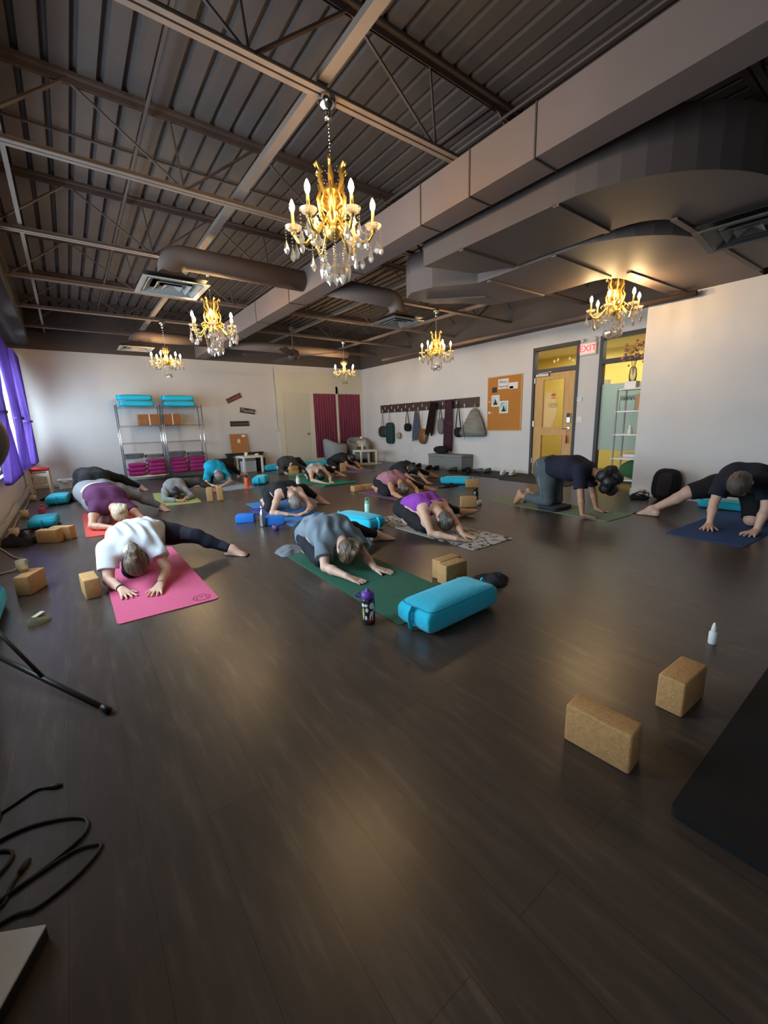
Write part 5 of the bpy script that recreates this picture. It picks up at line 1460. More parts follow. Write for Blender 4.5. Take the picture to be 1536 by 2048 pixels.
def nets(D, lo, h, zmin=None):
    S = D < 0
    c = np.zeros(tuple(np.array(D.shape) - 1), np.int8)
    for i in (0, 1):
        for j in (0, 1):
            for k in (0, 1): c += S[i:D.shape[0] - 1 + i, j:D.shape[1] - 1 + j, k:D.shape[2] - 1 + k]
    act = (c > 0) & (c < 8)
    idx = np.argwhere(act)
    num = np.full(act.shape, -1, np.int64); num[tuple(idx.T)] = np.arange(len(idx))
    acc = np.zeros((len(idx), 3)); cnt = np.zeros(len(idx))
    corners = [(i, j, k) for i in (0, 1) for j in (0, 1) for k in (0, 1)]
    vals = {q: D[idx[:, 0] + q[0], idx[:, 1] + q[1], idx[:, 2] + q[2]] for q in corners}
    for q in corners:
        for a in range(3):
            if q[a] == 0:
                q2 = tuple(1 if i == a else q[i] for i in range(3))
                v0, v1 = vals[q], vals[q2]
                m = (v0 < 0) != (v1 < 0)
                t = np.where(m, v0 / np.where(m, v0 - v1, 1), 0)
                p = np.tile(np.array(q, float), (len(idx), 1)); p[:, a] += t
                acc[m] += p[m]; cnt[m] += 1
    V = lo + h * (idx + acc / cnt[:, None])
    F = []
    for a in range(3):
        b, d = (a + 1) % 3, (a + 2) % 3
        s0 = [slice(None)] * 3; s1 = [slice(None)] * 3
        s0[a] = slice(0, -1); s1[a] = slice(1, None)
        A, Bq = S[tuple(s0)], S[tuple(s1)]
        e = np.argwhere(A != Bq)
        e = e[(e[:, b] > 0) & (e[:, d] > 0) & (e[:, b] < D.shape[b] - 1) & (e[:, d] < D.shape[d] - 1)]
        ins = A[tuple(e.T)]
        def cell(db, dd):
            q = e.copy(); q[:, b] -= db; q[:, d] -= dd; return num[tuple(q.T)]
        f = np.stack([cell(1, 1), cell(0, 1), cell(0, 0), cell(1, 0)], 1)
        f[~ins] = f[~ins][:, ::-1]
        F.append(f)
    F = np.concatenate(F)
    if zmin is not None: V[:, 2] = np.maximum(V[:, 2], zmin)
    return V, F

def np_mesh(name, V, F, m, parent, org):
    me = bpy.data.meshes.new(name)
    V = V - org
    me.vertices.add(len(V)); me.vertices.foreach_set('co', V.astype(np.float32).ravel())
    me.loops.add(F.size); me.loops.foreach_set('vertex_index', F.astype(np.int32).ravel())
    me.polygons.add(len(F)); me.polygons.foreach_set('loop_start', np.arange(0, F.size, 4, dtype=np.int32)); me.polygons.foreach_set('loop_total', np.full(len(F), 4, np.int32))
    me.update(calc_edges=True); me.validate()
    me.polygons.foreach_set('use_smooth', [True] * len(me.polygons))
    me.materials.append(m)
    o = bpy.data.objects.new(name, me); COL.objects.link(o); o.parent = parent
    return o

def cap(a, b, ra, rb, k=.03, clip=()): return dict(t='c', a=np.asarray(a, float), b=np.asarray(b, float), ra=ra, rb=rb, k=k, clip=clip)
def ell(c, R, r, k=.03, clip=()): return dict(t='e', c=np.asarray(c, float), R=np.asarray(R, float), r=tuple(r), k=k, clip=clip)
def grow(p, t, clip=None, k=None):
    q = dict(p)
    if q['t'] == 'c': q['ra'] += t; q['rb'] += t
    else: q['r'] = tuple(r + t for r in q['r'])
    if clip is not None: q['clip'] = clip
    if k is not None: q['k'] = k
    return q

def ik(a, c, l1, l2, pole):
    a, c = np.asarray(a, float), np.asarray(c, float)
    d = np.linalg.norm(c - a); n = (c - a) / d
    if d >= l1 + l2 - 1e-3: return a + n * d * l1 / (l1 + l2)
    x = (d * d + l1 * l1 - l2 * l2) / (2 * d); y = math.sqrt(max(0, l1 * l1 - x * x))
    p = np.asarray(pole, float); p = unit(p - (p @ n) * n)
    return a + n * x + p * y

def hand(w, d, up, side, s=1.0, floor=.006, fat=1.0, spread=1.0):
    """flat hand on the floor: side +1 right hand, -1 left hand (thumb inward)"""
    d, up = unit(d), unit(up)
    l = unit(np.cross(up, d)) * side
    P = []
    zf = floor
    drop = lambda p, z: V3(p[0], p[1], zf + z)
    wr = np.asarray(w, float)
    off = (.031, .010, -.012, -.031); leng = (.070, .078, .072, .056); ang = (13, 3, -7, -18)
    for o_, L, a in zip(off, leng, ang):
        a = math.radians(a * spread)
        kn = drop(wr + d * .088 * s + l * o_ * s, .020 * s)
        P.append(cap(wr + l * o_ * .5 * s, kn, .0145 * s * fat, .0115 * s * fat, .014))
        fd = d * math.cos(a) + l * math.sin(a)
        m = drop(kn + fd * L * .48 * s, .017 * s); tp = drop(kn + fd * L * s, .0085 * s)
        P.append(cap(kn, m, .0098 * s * fat, .0088 * s * fat, .006)); P.append(cap(m, tp, .0086 * s * fat, .0072 * s * fat, .004))
    b = wr + d * .028 * s + l * .022 * s; b[2] = zf + .022 * s
    m = drop(wr + d * .060 * s + l * .052 * s, .016 * s); tp = drop(wr + d * .086 * s + l * .074 * s, .009 * s)
    P.append(cap(wr, b, .017 * s, .014 * s, .012)); P.append(cap(b, m, .0135 * s * fat, .0105 * s * fat, .008)); P.append(cap(m, tp, .010 * s * fat, .0075 * s * fat, .005))
    return P

def foot(a, d, u, s=1.0, side=1):
    a, d, u = np.asarray(a, float), unit(d), np.asarray(u, float)
    u = unit(u - (u @ d) * d); l = unit(np.cross(u, d)) * side
    he, bl = a - d * .045 * s - u * .042 * s, a + d * .115 * s - u * .052 * s
    P = [cap(a, he, .036 * s, .031 * s, .03), cap(he, bl, .029 * s, .026 * s, .025), cap(a, bl, .034 * s, .025 * s, .035), cap(he, bl + l * -.022 * s, .026 * s, .02 * s, .025), cap(a, bl + l * .02 * s, .03 * s, .022 * s, .03)]
    for o_, L, r in ((.030, .058, .0135), (.012, .056, .0105), (-.004, .05, .0095), (-.019, .043, .009), (-.032, .034, .0085)):
        P.append(cap(bl + l * o_ * s, bl + l * o_ * 1.1 * s + d * L * s - u * .004 * s, r * 1.1 * s, r * s, .010))
    return P

SKIN = {k: mat('skin_' + k, c, .5, spec=.35, var=.06, scale=9) for k, c in dict(fair=C(214, 172, 150), warm=C(206, 158, 132), tan=C(188, 138, 108), deep=C(166, 116, 90)).items()}

def person(label, s, hip, hlat, chest, clat, head, crown, face, arms, legs, skin, hair, tops, bottoms, vox=.009, hairstyle=None, bulk=1.0, extras=(), floor=.006, wrinkle=.004, back=None):
    hip, chest, head = (np.asarray(v, float) for v in (hip, chest, head))
    hlat, clat, crown, face = unit(hlat), unit(clat), unit(crown), np.asarray(face, float)
    face = unit(face - (face @ crown) * crown); hl = unit(np.cross(face, crown))
    sp = chest - hip; spu = unit(sp)
    bdir = unit(np.cross(clat, spu))                      # away from the belly side
    if bdir[2] < 0: bdir = -bdir
    if back is None: back = .045
    waist = hip + sp * .36 + bdir * back * s; ribs = hip + sp * .70 + bdir * back * .9 * s
    wl = unit(hlat * .6 + clat * .4)
    b = bulk
    tor, low = [], []
    for q in (1, -1):
        low.append(cap(hip + hlat * q * .065 * s, hip + hlat * q * .085 * s - spu * .05 * s, .110 * s * b, .105 * s * b, .06))
        tor.append(cap(hip + hlat * q * .06 * s, waist + wl * q * .055 * s, .108 * s * b, .095 * s * b, .06))
        tor.append(cap(waist + wl * q * .055 * s, ribs + clat * q * .068 * s, .095 * s * b, .105 * s * b, .06))
        tor.append(cap(ribs + clat * q * .068 * s, chest + clat * q * .075 * s, .103 * s * b, .078 * s, .06))
        tor.append(cap(chest + clat * q * .05 * s, chest + clat * q * .145 * s, .072 * s, .056 * s, .05))
    neck = [cap(chest + spu * .03 * s, head - crown * .05 * s - face * .02 * s, .055 * s, .048 * s, .03)]
    Rh = np.stack([hl, face, crown])
    hd = [ell(head, Rh, (.073 * s, .094 * s, .100 * s), .02), ell(head - crown * .065 * s + face * .022 * s, Rh, (.056 * s, .064 * s, .062 * s), .03),
          cap(head + face * .088 * s - crown * .012 * s, head + face * .107 * s - crown * .043 * s, .009 * s, .014 * s, .012),
          ell(head + face * .078 * s - crown * .075 * s, Rh, (.024 * s, .014 * s, .008 * s), .008), ell(head + face * .074 * s - crown * .092 * s, Rh, (.022 * s, .014 * s, .009 * s), .008),
          ell(head + face * .062 * s - crown * .118 * s, Rh, (.024 * s, .018 * s, .018 * s), .02), cap(head + face * .082 * s + crown * .012 * s - hl * .035 * s, head + face * .082 * s + crown * .012 * s + hl * .035 * s, .012 * s, .012 * s, .015)]
    for q in (1, -1): hd.append(ell(head + hl * q * .075 * s - face * .008 * s - crown * .03 * s, Rh, (.010 * s, .020 * s, .031 * s), .008))
    AR, sleeves, LG, tails = [], {}, [], {}
    for q, nm in ((1, 'L'), (-1, 'R')):
        A = arms[nm]
        sh = np.asarray(A.get('sh', chest + clat * q * .155 * s), float)
        w = np.asarray(A['w'], float)
        el = np.asarray(A['el'], float) if 'el' in A else ik(sh, w, .285 * s, .245 * s, A.get('pole', (q * .6, 0, .3)))
        m = el + (w - el) * .35
        AR += [cap(sh, sh + (el - sh) * .45, .056 * s, .047 * s * b ** .5, .04), cap(sh + (el - sh) * .45, el, .046 * s * b ** .5, .037 * s, .03), cap(el, m, .037 * s, .038 * s, .02), cap(m, w, .038 * s, .025 * s, .02)]
        AR += hand(w, A['d'], A.get('up', (0, 0, 1)), -q, s * A.get('hs', 1.0), floor, 1.0 if vox < .0085 else 1.15, A.get('spread', 1.0))
        sleeves[nm] = (sh, el, w)
        Lg = legs[nm]
        hj = hip + hlat * q * .09 * s - spu * .02 * s
        an = np.asarray(Lg['an'], float)
        kn = np.asarray(Lg['kn'], float) if 'kn' in Lg else ik(hj, an, *((lambda q_: (.51 * q_, .49 * q_))(min(.835 * s, max(.80 * .835 * s, np.linalg.norm(an - hj) * Lg.get('slack', 1.012))))), Lg.get('pole', (0, 0, 1)))
        cm = kn + (an - kn) * .3
        cb = unit(Lg.get('calf', (0, 0, -1))) * .012 * s
        th = [cap(hj, hj + (kn - hj) * .4, .096 * s * b, .084 * s * b, .05), cap(hj + (kn - hj) * .4, kn, .084 * s * b, .056 * s * b ** .5, .04)]
        sn = [cap(kn, cm + cb, .055 * s * b ** .5, .053 * s * b ** .5, .03), cap(cm + cb, an, .052 * s * b ** .5, .033 * s, .02)]
        LG += th + sn
        LG += foot(an, Lg['d'], Lg['u'], s, -q)
        tails[nm] = (th, sn, hj, kn, an)
    root = thing('person', label, 'person', tuple(V3(hip[0], hip[1], 0.0)))
    org = V3(hip[0], hip[1], 0.0)
    D = sdf(low + tor + neck + hd + AR + LG, vox)
    np_mesh('body', *nets(*D, zmin=floor - .001), SKIN[skin], root, org)
    # hair
    T_h = (.0022, 160, hl, crown) if len(hairstyle or ()) < 9 else (.006, 75, hl, crown)
    hr = [ell(head - face * .010 * s + crown * .008 * s, Rh, (.083 * s, .098 * s, .104 * s), .02, ((head + face * .052 * s + crown * .02 * s, unit(face * .85 - crown * .5)),)),
          ell(head - face * .045 * s - crown * .045 * s, Rh, (.068 * s, .055 * s, .060 * s), .03)]
    for e in (hairstyle or ()):
        P3 = [head + hl * q[0] * s + face * q[1] * s + crown * q[2] * s for q in e[:-1]]
        rr = e[-1]
        if len(P3) == 1: hr.append(cap(P3[0], P3[0] + 1e-4, rr * s, rr * s, .01))
        else:
            for i in range(len(P3) - 1): hr.append(cap(P3[i], P3[i + 1], rr[i] * s, rr[i + 1] * s, .012))
    D = sdf(hr, vox * .9, wr=T_h)
    hv, hf = nets(*D, zmin=floor)
    ho = np_mesh('hair', (hv - head) @ Rh.T, hf, hair, root, V3(0, 0, 0))
    ho.matrix_local = Matrix.Translation(Vector(head - org)) @ Matrix([list(r) for r in Rh]).transposed().to_4x4()
    # clothes
    T_ = tops
    t = T_.get('t', .011)
    hem = hip + sp * T_.get('hem', .05)
    nk = chest + spu * (.105 if T_['kind'] == 'tee' else .07) * s
    nc = ((nk, unit(spu + bdir * T_.get('neck', .25))),)
    pr = [grow(p, t, nc) for p in tor[:]] if T_['kind'] != 'tank' else [grow(p, t * .8, nc) for i, p in enumerate(tor) if i % 4 != 3]
    if T_['kind'] == 'tank':
        for q in (1, -1): pr.append(cap(ribs + clat * q * .07 * s, chest + clat * q * .085 * s + spu * .03 * s + bdir * .02 * s, .098 * s, .05 * s, .03, nc))
    if T_.get('hem', .05) < .1: pr += [grow(p, t) for p in low]
    sl = T_.get('sleeve', .5)
    if T_['kind'] == 'tee':
        for nm in 'LR':
            sh, el, w = sleeves[nm]
            u = unit(el - sh)
            if sl <= 1:
                e = sh + (el - sh) * sl
                pr.append(cap(sh - u * .01, e + u * .05, .062 * s + t * .6, .050 * s * b ** .5 + t * 1.5, .03, ((e, u),)))
            else:
                pr += [cap(sh, el, .058 * s + t, .040 * s + t, .03), cap(el, el + (w - el) * (sl - 1), .042 * s + t * .8, .034 * s + t * .8, .02, ((el + (w - el) * (sl - 1), unit(w - el)),))]
    D = sdf(pr, vox, (wrinkle, T_.get('wf', 55), clat, spu), [(hem, -spu)])
    np_mesh(T_.get('name', 'shirt'), *nets(*D, zmin=floor), T_['m'], root, org)
    Bt = bottoms
    t = Bt.get('t', .006)
    wp = hip + sp * Bt.get('waist', .30)
    pr = [grow(p, t) for p in low] + [grow(tor[0], t, ((wp, spu),)), grow(tor[4], t, ((wp, spu),))]
    for nm in 'LR':
        th, sn, hj, kn, an = tails[nm]
        ln = Bt.get('len' + nm, Bt.get('len', 1.9))
        if ln <= 1:
            e = hj + (kn - hj) * ln; u = unit(kn - hj)
            pr += [grow(th[0], t * 1.5), grow(th[1], t * 1.8, ((e, u),))]
        else:
            e = kn + (an - kn) * (ln - 1); u = unit(an - kn)
            pr += [grow(p, t) for p in th] + [grow(sn[0], t, ((e, u),)), grow(sn[1], t, ((e, u),))]
    D = sdf(pr, vox, (.0018, 45, hlat, (0, 0, 1)))
    np_mesh(Bt.get('name', 'leggings'), *nets(*D, zmin=floor - .001), Bt['m'], root, org)
    for e in extras: e(root, org, dict(sl=sleeves, tl=tails, head=head, hl=hl, face=face, crown=crown, hip=hip, chest=chest, spu=spu, bdir=bdir, clat=clat))
    return root

def cloth_m(name, c, **k): return mat(name, c, .88, var=k.pop('var', .06), scale=8, bump=.18, bscale=k.pop('bs', 160), **k)
def hair_m(name, c, hi=.35): return mat(name, c, .42, spec=.5, var=min(.75, hi * 1.6), scale=5, stretch=(26, 1.6, 1.6), bump=.9, bscale=7)
BLKL = cloth_m('black_leggings', C(24, 24, 29))
NAVL = cloth_m('navy_leggings', C(26, 27, 44))
HBR, HDK, HBL, HGR, HLB = hair_m('brown_hair', C(88, 71, 53)), hair_m('dark_hair', C(26, 22, 22)), hair_m('blonde_hair', C(196, 180, 150), .2), hair_m('grey_hair', C(122, 112, 104), .3), hair_m('dark_blonde_hair', C(92, 74, 54), .5)

def band(name, f, a, b, r, w, m):
    """ring round a limb at fraction f between a and b"""
    def go(root, org, J):
        A, Bq = (np.asarray(J[a[0]][a[1]][a[2]]), np.asarray(J[b[0]][b[1]][b[2]]))
        c = A + (Bq - A) * f - org; u = unit(Bq - A)
        bm = B(); tube(bm, [c - u * w, c - u * w * .5, c + u * w * .5, c + u * w], [r * .97, r, r, r * .97], 18, caps=False)
        bmesh.ops.solidify(bm, geom=bm.faces[:], thickness=.003); obj(name, bm, m, root, True)
    return go
SH_ = lambda an, d, u=(0, 0, 1), kn=None, pole=(0, 0, 1): dict(an=an, d=d, u=u, pole=pole, **({'kn': kn} if kn else {}))
UNDER = dict(d=(.1, 1, 0), u=(0, 0, -1))
TOPK = (0, .35, .93)
DN = (0, -.80, -.60)          # crown direction of a bowed head; the face looks at the floor
FDN = (0, .55, -.83)
def tee(m, **k): return dict(kind='tee', m=m, **k)
def tank(m, **k): return dict(kind='tank', m=m, name='tank_top', **k)
WHT = cloth_m('white_tee', C(204, 209, 214), var=.02)
# 1 white tee, pink mat
def headband(root, org, J):
    Rm = Matrix((tuple(J['hl']), tuple(J['face']), tuple(J['crown']))).transposed()
    bm = B(); tube(bm, [(.088 * math.cos(a), .100 * math.sin(a), -.008 + .036 * math.sin(a)) for a in [i * math.pi / 14 for i in range(28)]], .011, 8, closed=True, sx=.5)
    bmesh.ops.transform(bm, matrix=Matrix.Translation(Vector(J['head'] - org)) @ Rm.to_4x4(), verts=bm.verts[:])
    obj('headband', bm, cloth_m('navy_band', C(34, 44, 84)), root, True)
def hairtie(c, r=.02):
    def go(root, org, J):
        p = J['head'] - org + J['hl'] * c[0] + J['face'] * c[1] + J['crown'] * c[2]
        bm = B(); u, v = frame_at(Vector(J['face'] * -1 + J['crown'] * .4)); tube(bm, [Vector(p) + (u * math.cos(a) + v * math.sin(a)) * r for a in [i * math.pi / 8 for i in range(16)]], .006, 6, closed=True)
        obj('hair_tie', bm, bpy.data.materials['white_lacquer'], root, True)
    return go
ELB = lambda q: (('sl', q, 1), ('sl', q, 2))
def panel(root, org, J):
    th, sn, hj, kn, an = J['tl']['L']
    PM = bpy.data.materials.get('mesh_panel') or cloth_m('mesh_panel', C(58, 58, 74))
    for a, b_, f0, f1, r0, r1 in ((hj, kn, .62, .98, .086, .066), (kn, an, .62, .85, .055, .047)):
        A, Bq = np.asarray(a) - org, np.asarray(b_) - org
        u = unit(Bq - A); side = unit(np.array([-.35, -.75, .55]) - (np.array([-.35, -.75, .55]) @ u) * u); w = np.cross(u, side)
        bm = B(); R = []
        for i in range(9):
            f = f0 + (f1 - f0) * i / 8; c = A + (Bq - A) * f; r = r0 + (r1 - r0) * i / 8
            R.append([bm.verts.new(tuple(c + (side * math.cos(t_) + w * math.sin(t_)) * r)) for t_ in [(-1 + j / 5) * .8 for j in range(11)]])
        for P_, Q_ in zip(R, R[1:]):
            for j in range(10): bm.faces.new((P_[j], P_[j + 1], Q_[j + 1], Q_[j]))
        obj('mesh_panel', bm, PM, root, True)
person('person in a white tee with a brown ponytail, forearms on the pink mat', 1.0, (.42, 4.22, .28), (1, .15, 0), (.275, 3.86, .285), (1, 0, .03), (.272, 3.60, .205), DN, FDN,
       dict(R=dict(w=(.155, 3.545, .04), el=(.09, 3.77, .055), d=(.05, -.23, 0)), L=dict(w=(.40, 3.455, .04), el=(.485, 3.68, .09), d=(-.10, -.21, 0))),
       dict(R=SH_((.33, 4.34, .055), **UNDER, kn=(.26, 3.92, .07)), L=SH_((1.11, 3.97, .055), (.62, -.75, -.05), (-.2, .2, .95), pole=(0, -.1, 1))),
       'fair', HBR, tee(WHT, sleeve=.62, hem=.02, wf=62, t=.016), dict(m=NAVL, len=1.9), .0068,
       [((0, -.098, .035), .03), ((0, -.105, .04), (0, -.125, .0), (.0, -.12, -.06), (.01, -.10, -.13), [.026, .034, .034, .014])], 1.06,
       [headband, hairtie((0, -.112, .042)), panel, band('watch_strap', .93, ('sl', 'R', 1), ('sl', 'R', 2), .031, .010, BLACKM), band('bracelet', .95, ('sl', 'L', 1), ('sl', 'L', 2), .029, .003, mat('bracelet_brown', C(120, 84, 56), .5))], wrinkle=.0085)
# 2 plum top, coral mat
GL = cloth_m('grey_leggings', C(128, 126, 130))
person('person in a plum top with a blonde bun, forearms on the coral red mat', 1.1, (.20, 6.88, .40), (1, .1, 0), (.32, 6.42, .25), (1, 0, -.08), (.385, 6.16, .185), (.1, -.75, -.62), (0, .6, -.8),
       dict(R=dict(w=(.27, 6.02, .045), el=(.075, 6.22, .06), d=(.18, -.09, 0)), L=dict(w=(.45, 6.0, .045), el=(.62, 6.2, .07), d=(-.14, -.12, 0))),
       dict(R=SH_((.17, 6.98, .06), **UNDER, kn=(.225, 6.50, .075)), L=SH_((.99, 7.06, .065), (.35, -.9, -.06), (-.2, .1, .97), pole=(0, -.2, 1))),
       'warm', HBL, tee(cloth_m('plum_top', C(84, 38, 76)), sleeve=.42, hem=.28, wf=38), dict(m=GL, len=1.92, waist=.36), .0085,
       [((0, -.10, .03), .048), ((.02, -.10, .07), (-.03, -.12, .05), (-.05, -.11, .0), (0, -.125, -.02), [.02, .028, .028, .02])], 1.22,
       extras=[lambda root, org, J: obj('shirt_hem', tube(B(), [Vector(J['hip'] + (J['chest'] - J['hip']) * .27 - org + (J['clat'] * math.cos(a) * .20 + J['bdir'] * (math.sin(a) * .15 + .03))) for a in [i * math.pi / 12 for i in range(24)]], .022, 8, closed=True), bpy.data.materials['white_tee'], root, True)])
# 3 black leggings behind
person('person in black whose hips rise behind the plum top, one leg stretched right', 1.12, (.22, 9.62, .40), (1, .1, 0), (.30, 9.16, .27), (1, 0, 0), (.33, 8.92, .18), DN, FDN,
       dict(R=dict(w=(.12, 8.72, .04), d=(0, -1, 0), pole=(-1, 0, .3)), L=dict(w=(.45, 8.72, .04), d=(0, -1, 0), pole=(1, 0, .3))),
       dict(R=SH_((.10, 9.78, .06), **UNDER, kn=(.02, 9.32, .08)), L=SH_((1.06, 9.88, .07), (.45, -.85, -.05), (-.2, .1, .97), pole=(0, -.3, 1))),
       'fair', HDK, tee(cloth_m('black_top', C(26, 26, 30)), hem=.1), dict(m=BLKL, len=1.9, waist=.4), .012, None, 1.2)
# 4 grey long sleeves, lime mat
GSW = cloth_m('grey_sweater', C(138, 138, 140))
person('person in a grey long-sleeved top with black hair, curled low on the lime mat', .92, (1.47, 8.43, .20), (1, .1, 0), (1.37, 8.08, .175), (1, 0, .03), (1.345, 7.87, .135), (0, -.85, -.5), (0, .5, -.86),
       dict(R=dict(w=(1.33, 7.64, .035), el=(1.17, 7.82, .045), d=(.2, -.03, 0)), L=dict(w=(1.46, 7.70, .035), el=(1.6, 7.86, .05), d=(-.1, -.1, 0))),
       dict(R=SH_((1.40, 8.52, .055), **UNDER, kn=(1.30, 8.14, .07)), L=SH_((2.09, 8.34, .06), (.9, -.35, -.03), (-.05, .1, .97), pole=(0, -.1, 1))),
       'tan', HDK, tee(GSW, sleeve=1.85, hem=.0, t=.013, name='sweater'), dict(m=cloth_m('charcoal_trousers', C(66, 64, 66)), len=1.95, t=.012, name='trousers'), .0105,
       [((0, -.1, 0), .05), ((0, .02, .1), (.02, .08, .08), [.05, .03])], 1.0)
# 5 turquoise shirt
person('person in a turquoise shirt with greying hair, black leggings, bowed over the slate mat', 1.06, (2.57, 9.92, .36), (1, .15, 0), (2.49, 9.52, .29), (1, 0, 0), (2.475, 9.24, .20), DN, FDN,
       dict(R=dict(w=(2.28, 9.02, .04), el=(2.19, 9.23, .06), d=(.2, -.12, 0)), L=dict(w=(2.50, 9.0, .04), el=(2.68, 9.18, .08), d=(-.2, -.1, 0))),
       dict(R=SH_((2.42, 10.05, .06), **UNDER, kn=(2.36, 9.62, .08)), L=SH_((3.23, 10.22, .10), (.7, -.5, .3), (-.4, 0, .9), pole=(0, -.2, 1))),
       'fair', HGR, tee(cloth_m('turquoise_shirt', C(20, 158, 190)), sleeve=.75, hem=-.02, t=.016), dict(m=BLKL, len=1.93), .0115, None, 1.1)
# 6 black tank, grey hair, blue mat
person('grey-haired person in a black tank top, forehead on hands on the blue mat', 1.0, (2.38, 5.90, .245), (1, .05, 0), (2.425, 5.54, .275), (1, 0, .02), (2.405, 5.32, .155), (0, -.72, -.69), (0, .69, -.72),
       dict(R=dict(w=(2.22, 5.19, .04), el=(2.06, 5.31, .065), d=(.2, -.05, 0)), L=dict(w=(2.47, 5.12, .04), el=(2.60, 5.24, .07), d=(-.2, -.02, 0))),
       dict(R=SH_((2.24, 6.02, .055), **UNDER, kn=(2.14, 5.60, .08)), L=SH_((3.03, 5.74, .06), (.55, -.8, -.05), (-.1, .1, .97), pole=(0, -.1, 1))),
       'fair', HGR, tank(cloth_m('black_tank', C(22, 22, 26)), hem=.02), dict(m=cloth_m('black_capri', C(24, 24, 30)), len=1.72), .0085, None, 1.03,
       extras=[hairtie((.0, -.15, -.12), .012)])
# 7 grey-blue tee, dark green mat
GBT = cloth_m('greyblue_tee', C(116, 128, 138), var=.1)
person('person in a grey-blue tee with dark blonde hair, arms reaching along the dark green mat', .97, (1.74, 3.44, .215), (1, .05, 0), (1.745, 3.04, .245), (1, 0, .0), (1.70, 2.815, .165), (-.05, -.72, -.69), (0, .69, -.72),
       dict(R=dict(w=(1.575, 2.635, .045), el=(1.525, 2.885, .065), d=(.06, -.12, 0), spread=.5), L=dict(w=(1.855, 2.65, .045), el=(1.905, 2.87, .085), d=(.07, -.10, 0), spread=.6)),
       dict(R=SH_((1.66, 3.50, .05), **UNDER, kn=(1.575, 3.06, .075)), L=SH_((2.45, 3.42, .06), (.85, -.5, .05), (-.1, .15, .97), pole=(0, -.1, 1))),
       'fair', HLB, tee(GBT, sleeve=.66, hem=.0, t=.020, wf=56), dict(m=cloth_m('ink_leggings', C(28, 28, 38)), len=1.88), .0068,
       [((-.035, -.09, .05), (-.075, -.085, .0), (-.075, -.05, -.06), (-.06, -.02, -.12), [.025, .04, .036, .015]), ((-.02, -.09, .06), .035)], 1.13, wrinkle=.0085)
# 8 violet tank, printed mat
person('person in a violet tank top, hands meeting on the pale printed mat', .98, (3.19, 3.77, .20), (1, .05, 0), (3.195, 3.37, .255), (1, 0, .04), (3.145, 3.135, .135), (-.05, -.70, -.71), (0, .71, -.70),
       dict(R=dict(w=(2.975, 2.80, .045), el=(2.875, 3.06, .065), d=(.135, -.08, 0), spread=.4), L=dict(w=(3.165, 2.895, .045), el=(3.315, 3.13, .10), d=(.04, -.13, 0), spread=.4)),
       dict(R=SH_((3.09, 3.72, .05), **UNDER, kn=(2.97, 3.27, .08)), L=SH_((3.91, 3.57, .06), (.75, -.5, .42), (-.4, .1, .9), pole=(0, -.1, 1))),
       'fair', hair_m('ash_hair', C(84, 74, 66), .4), tank(cloth_m('violet_tank', C(140, 62, 168)), hem=.08, t=.013), dict(m=BLKL, len=1.78, waist=.25), .0078,
       [((0, -.09, .05), .035)], 1.05)
# 9 dusty pink top, mauve mat
person('person in a dusty pink top with a dark bun, bowed over the mauve mat', .98, (4.37, 5.84, .20), (1, .05, 0), (4.355, 5.47, .255), (1, 0, .05), (4.30, 5.235, .145), (-.05, -.70, -.71), (0, .71, -.70),
       dict(R=dict(w=(4.05, 4.95, .045), el=(4.06, 5.21, .10), d=(.06, -.15, 0)), L=dict(w=(4.40, 4.95, .045), el=(4.53, 5.19, .12), d=(-.03, -.15, 0))),
       dict(R=SH_((4.22, 5.86, .055), **UNDER, kn=(4.13, 5.45, .08)), L=SH_((4.93, 5.36, .065), (.5, -.75, .2), (-.2, .1, .95), pole=(0, 0, 1))),
       'tan', HBR, tee(cloth_m('dusty_pink_top', C(164, 112, 124), var=.1), sleeve=.18, hem=.02, t=.014), dict(m=BLKL, len=1.85), .0095, [((0, -.08, .07), .035)], 1.05)
# 10 black tee behind it
person('black-clad person with black hair between the dusty pink top and the grey ottoman', 1.0, (5.75, 7.16, .19), (1, .05, 0), (5.69, 6.79, .25), (1, 0, .06), (5.62, 6.52, .25), (.05, -.9, -.1), (.4, -.1, -.9),
       dict(R=dict(w=(5.36, 6.12, .045), el=(5.40, 6.37, .11), d=(.05, -.15, 0)), L=dict(w=(5.58, 6.06, .045), el=(5.70, 6.34, .13), d=(.0, -.15, 0))),
       dict(R=SH_((5.62, 7.2, .055), **UNDER, kn=(5.50, 6.78, .08)), L=SH_((6.33, 6.72, .065), (.45, -.8, .1), (-.2, .1, .95), pole=(0, 0, 1))),
       'tan', HDK, tee(cloth_m('black_tee', C(34, 34, 38)), sleeve=.6, hem=.0, t=.014), dict(m=BLKL, len=1.85), .012, [((0, -.09, 0), .05)], 1.05)
# 11 curled dark grey
person('dark grey person curled face-down on the seafoam mat behind the stacked cork blocks', 1.05, (4.67, 10.78, .24), (1, .1, 0), (4.62, 10.42, .23), (1, 0, 0), (4.66, 10.22, .14), (0, -.6, -.8), (0, .8, -.6),
       dict(R=dict(w=(4.36, 10.06, .04), el=(4.32, 10.28, .07), d=(-.02, -.1, 0)), L=dict(w=(4.84, 10.06, .04), el=(4.92, 10.28, .08), d=(.02, -.1, 0))),
       dict(R=SH_((4.52, 10.9, .06), **UNDER, kn=(4.44, 10.45, .08)), L=SH_((5.38, 10.92, .07), (.9, -.3, .1), (-.1, .1, .95), pole=(0, 0, 1))),
       'fair', HDK, tee(cloth_m('dark_grey_top', C(62, 62, 66)), sleeve=1.8, hem=.0, t=.02, name='sweater'), dict(m=cloth_m('dark_grey_trousers', C(48, 48, 52)), len=1.9), .013, None, 1.12)
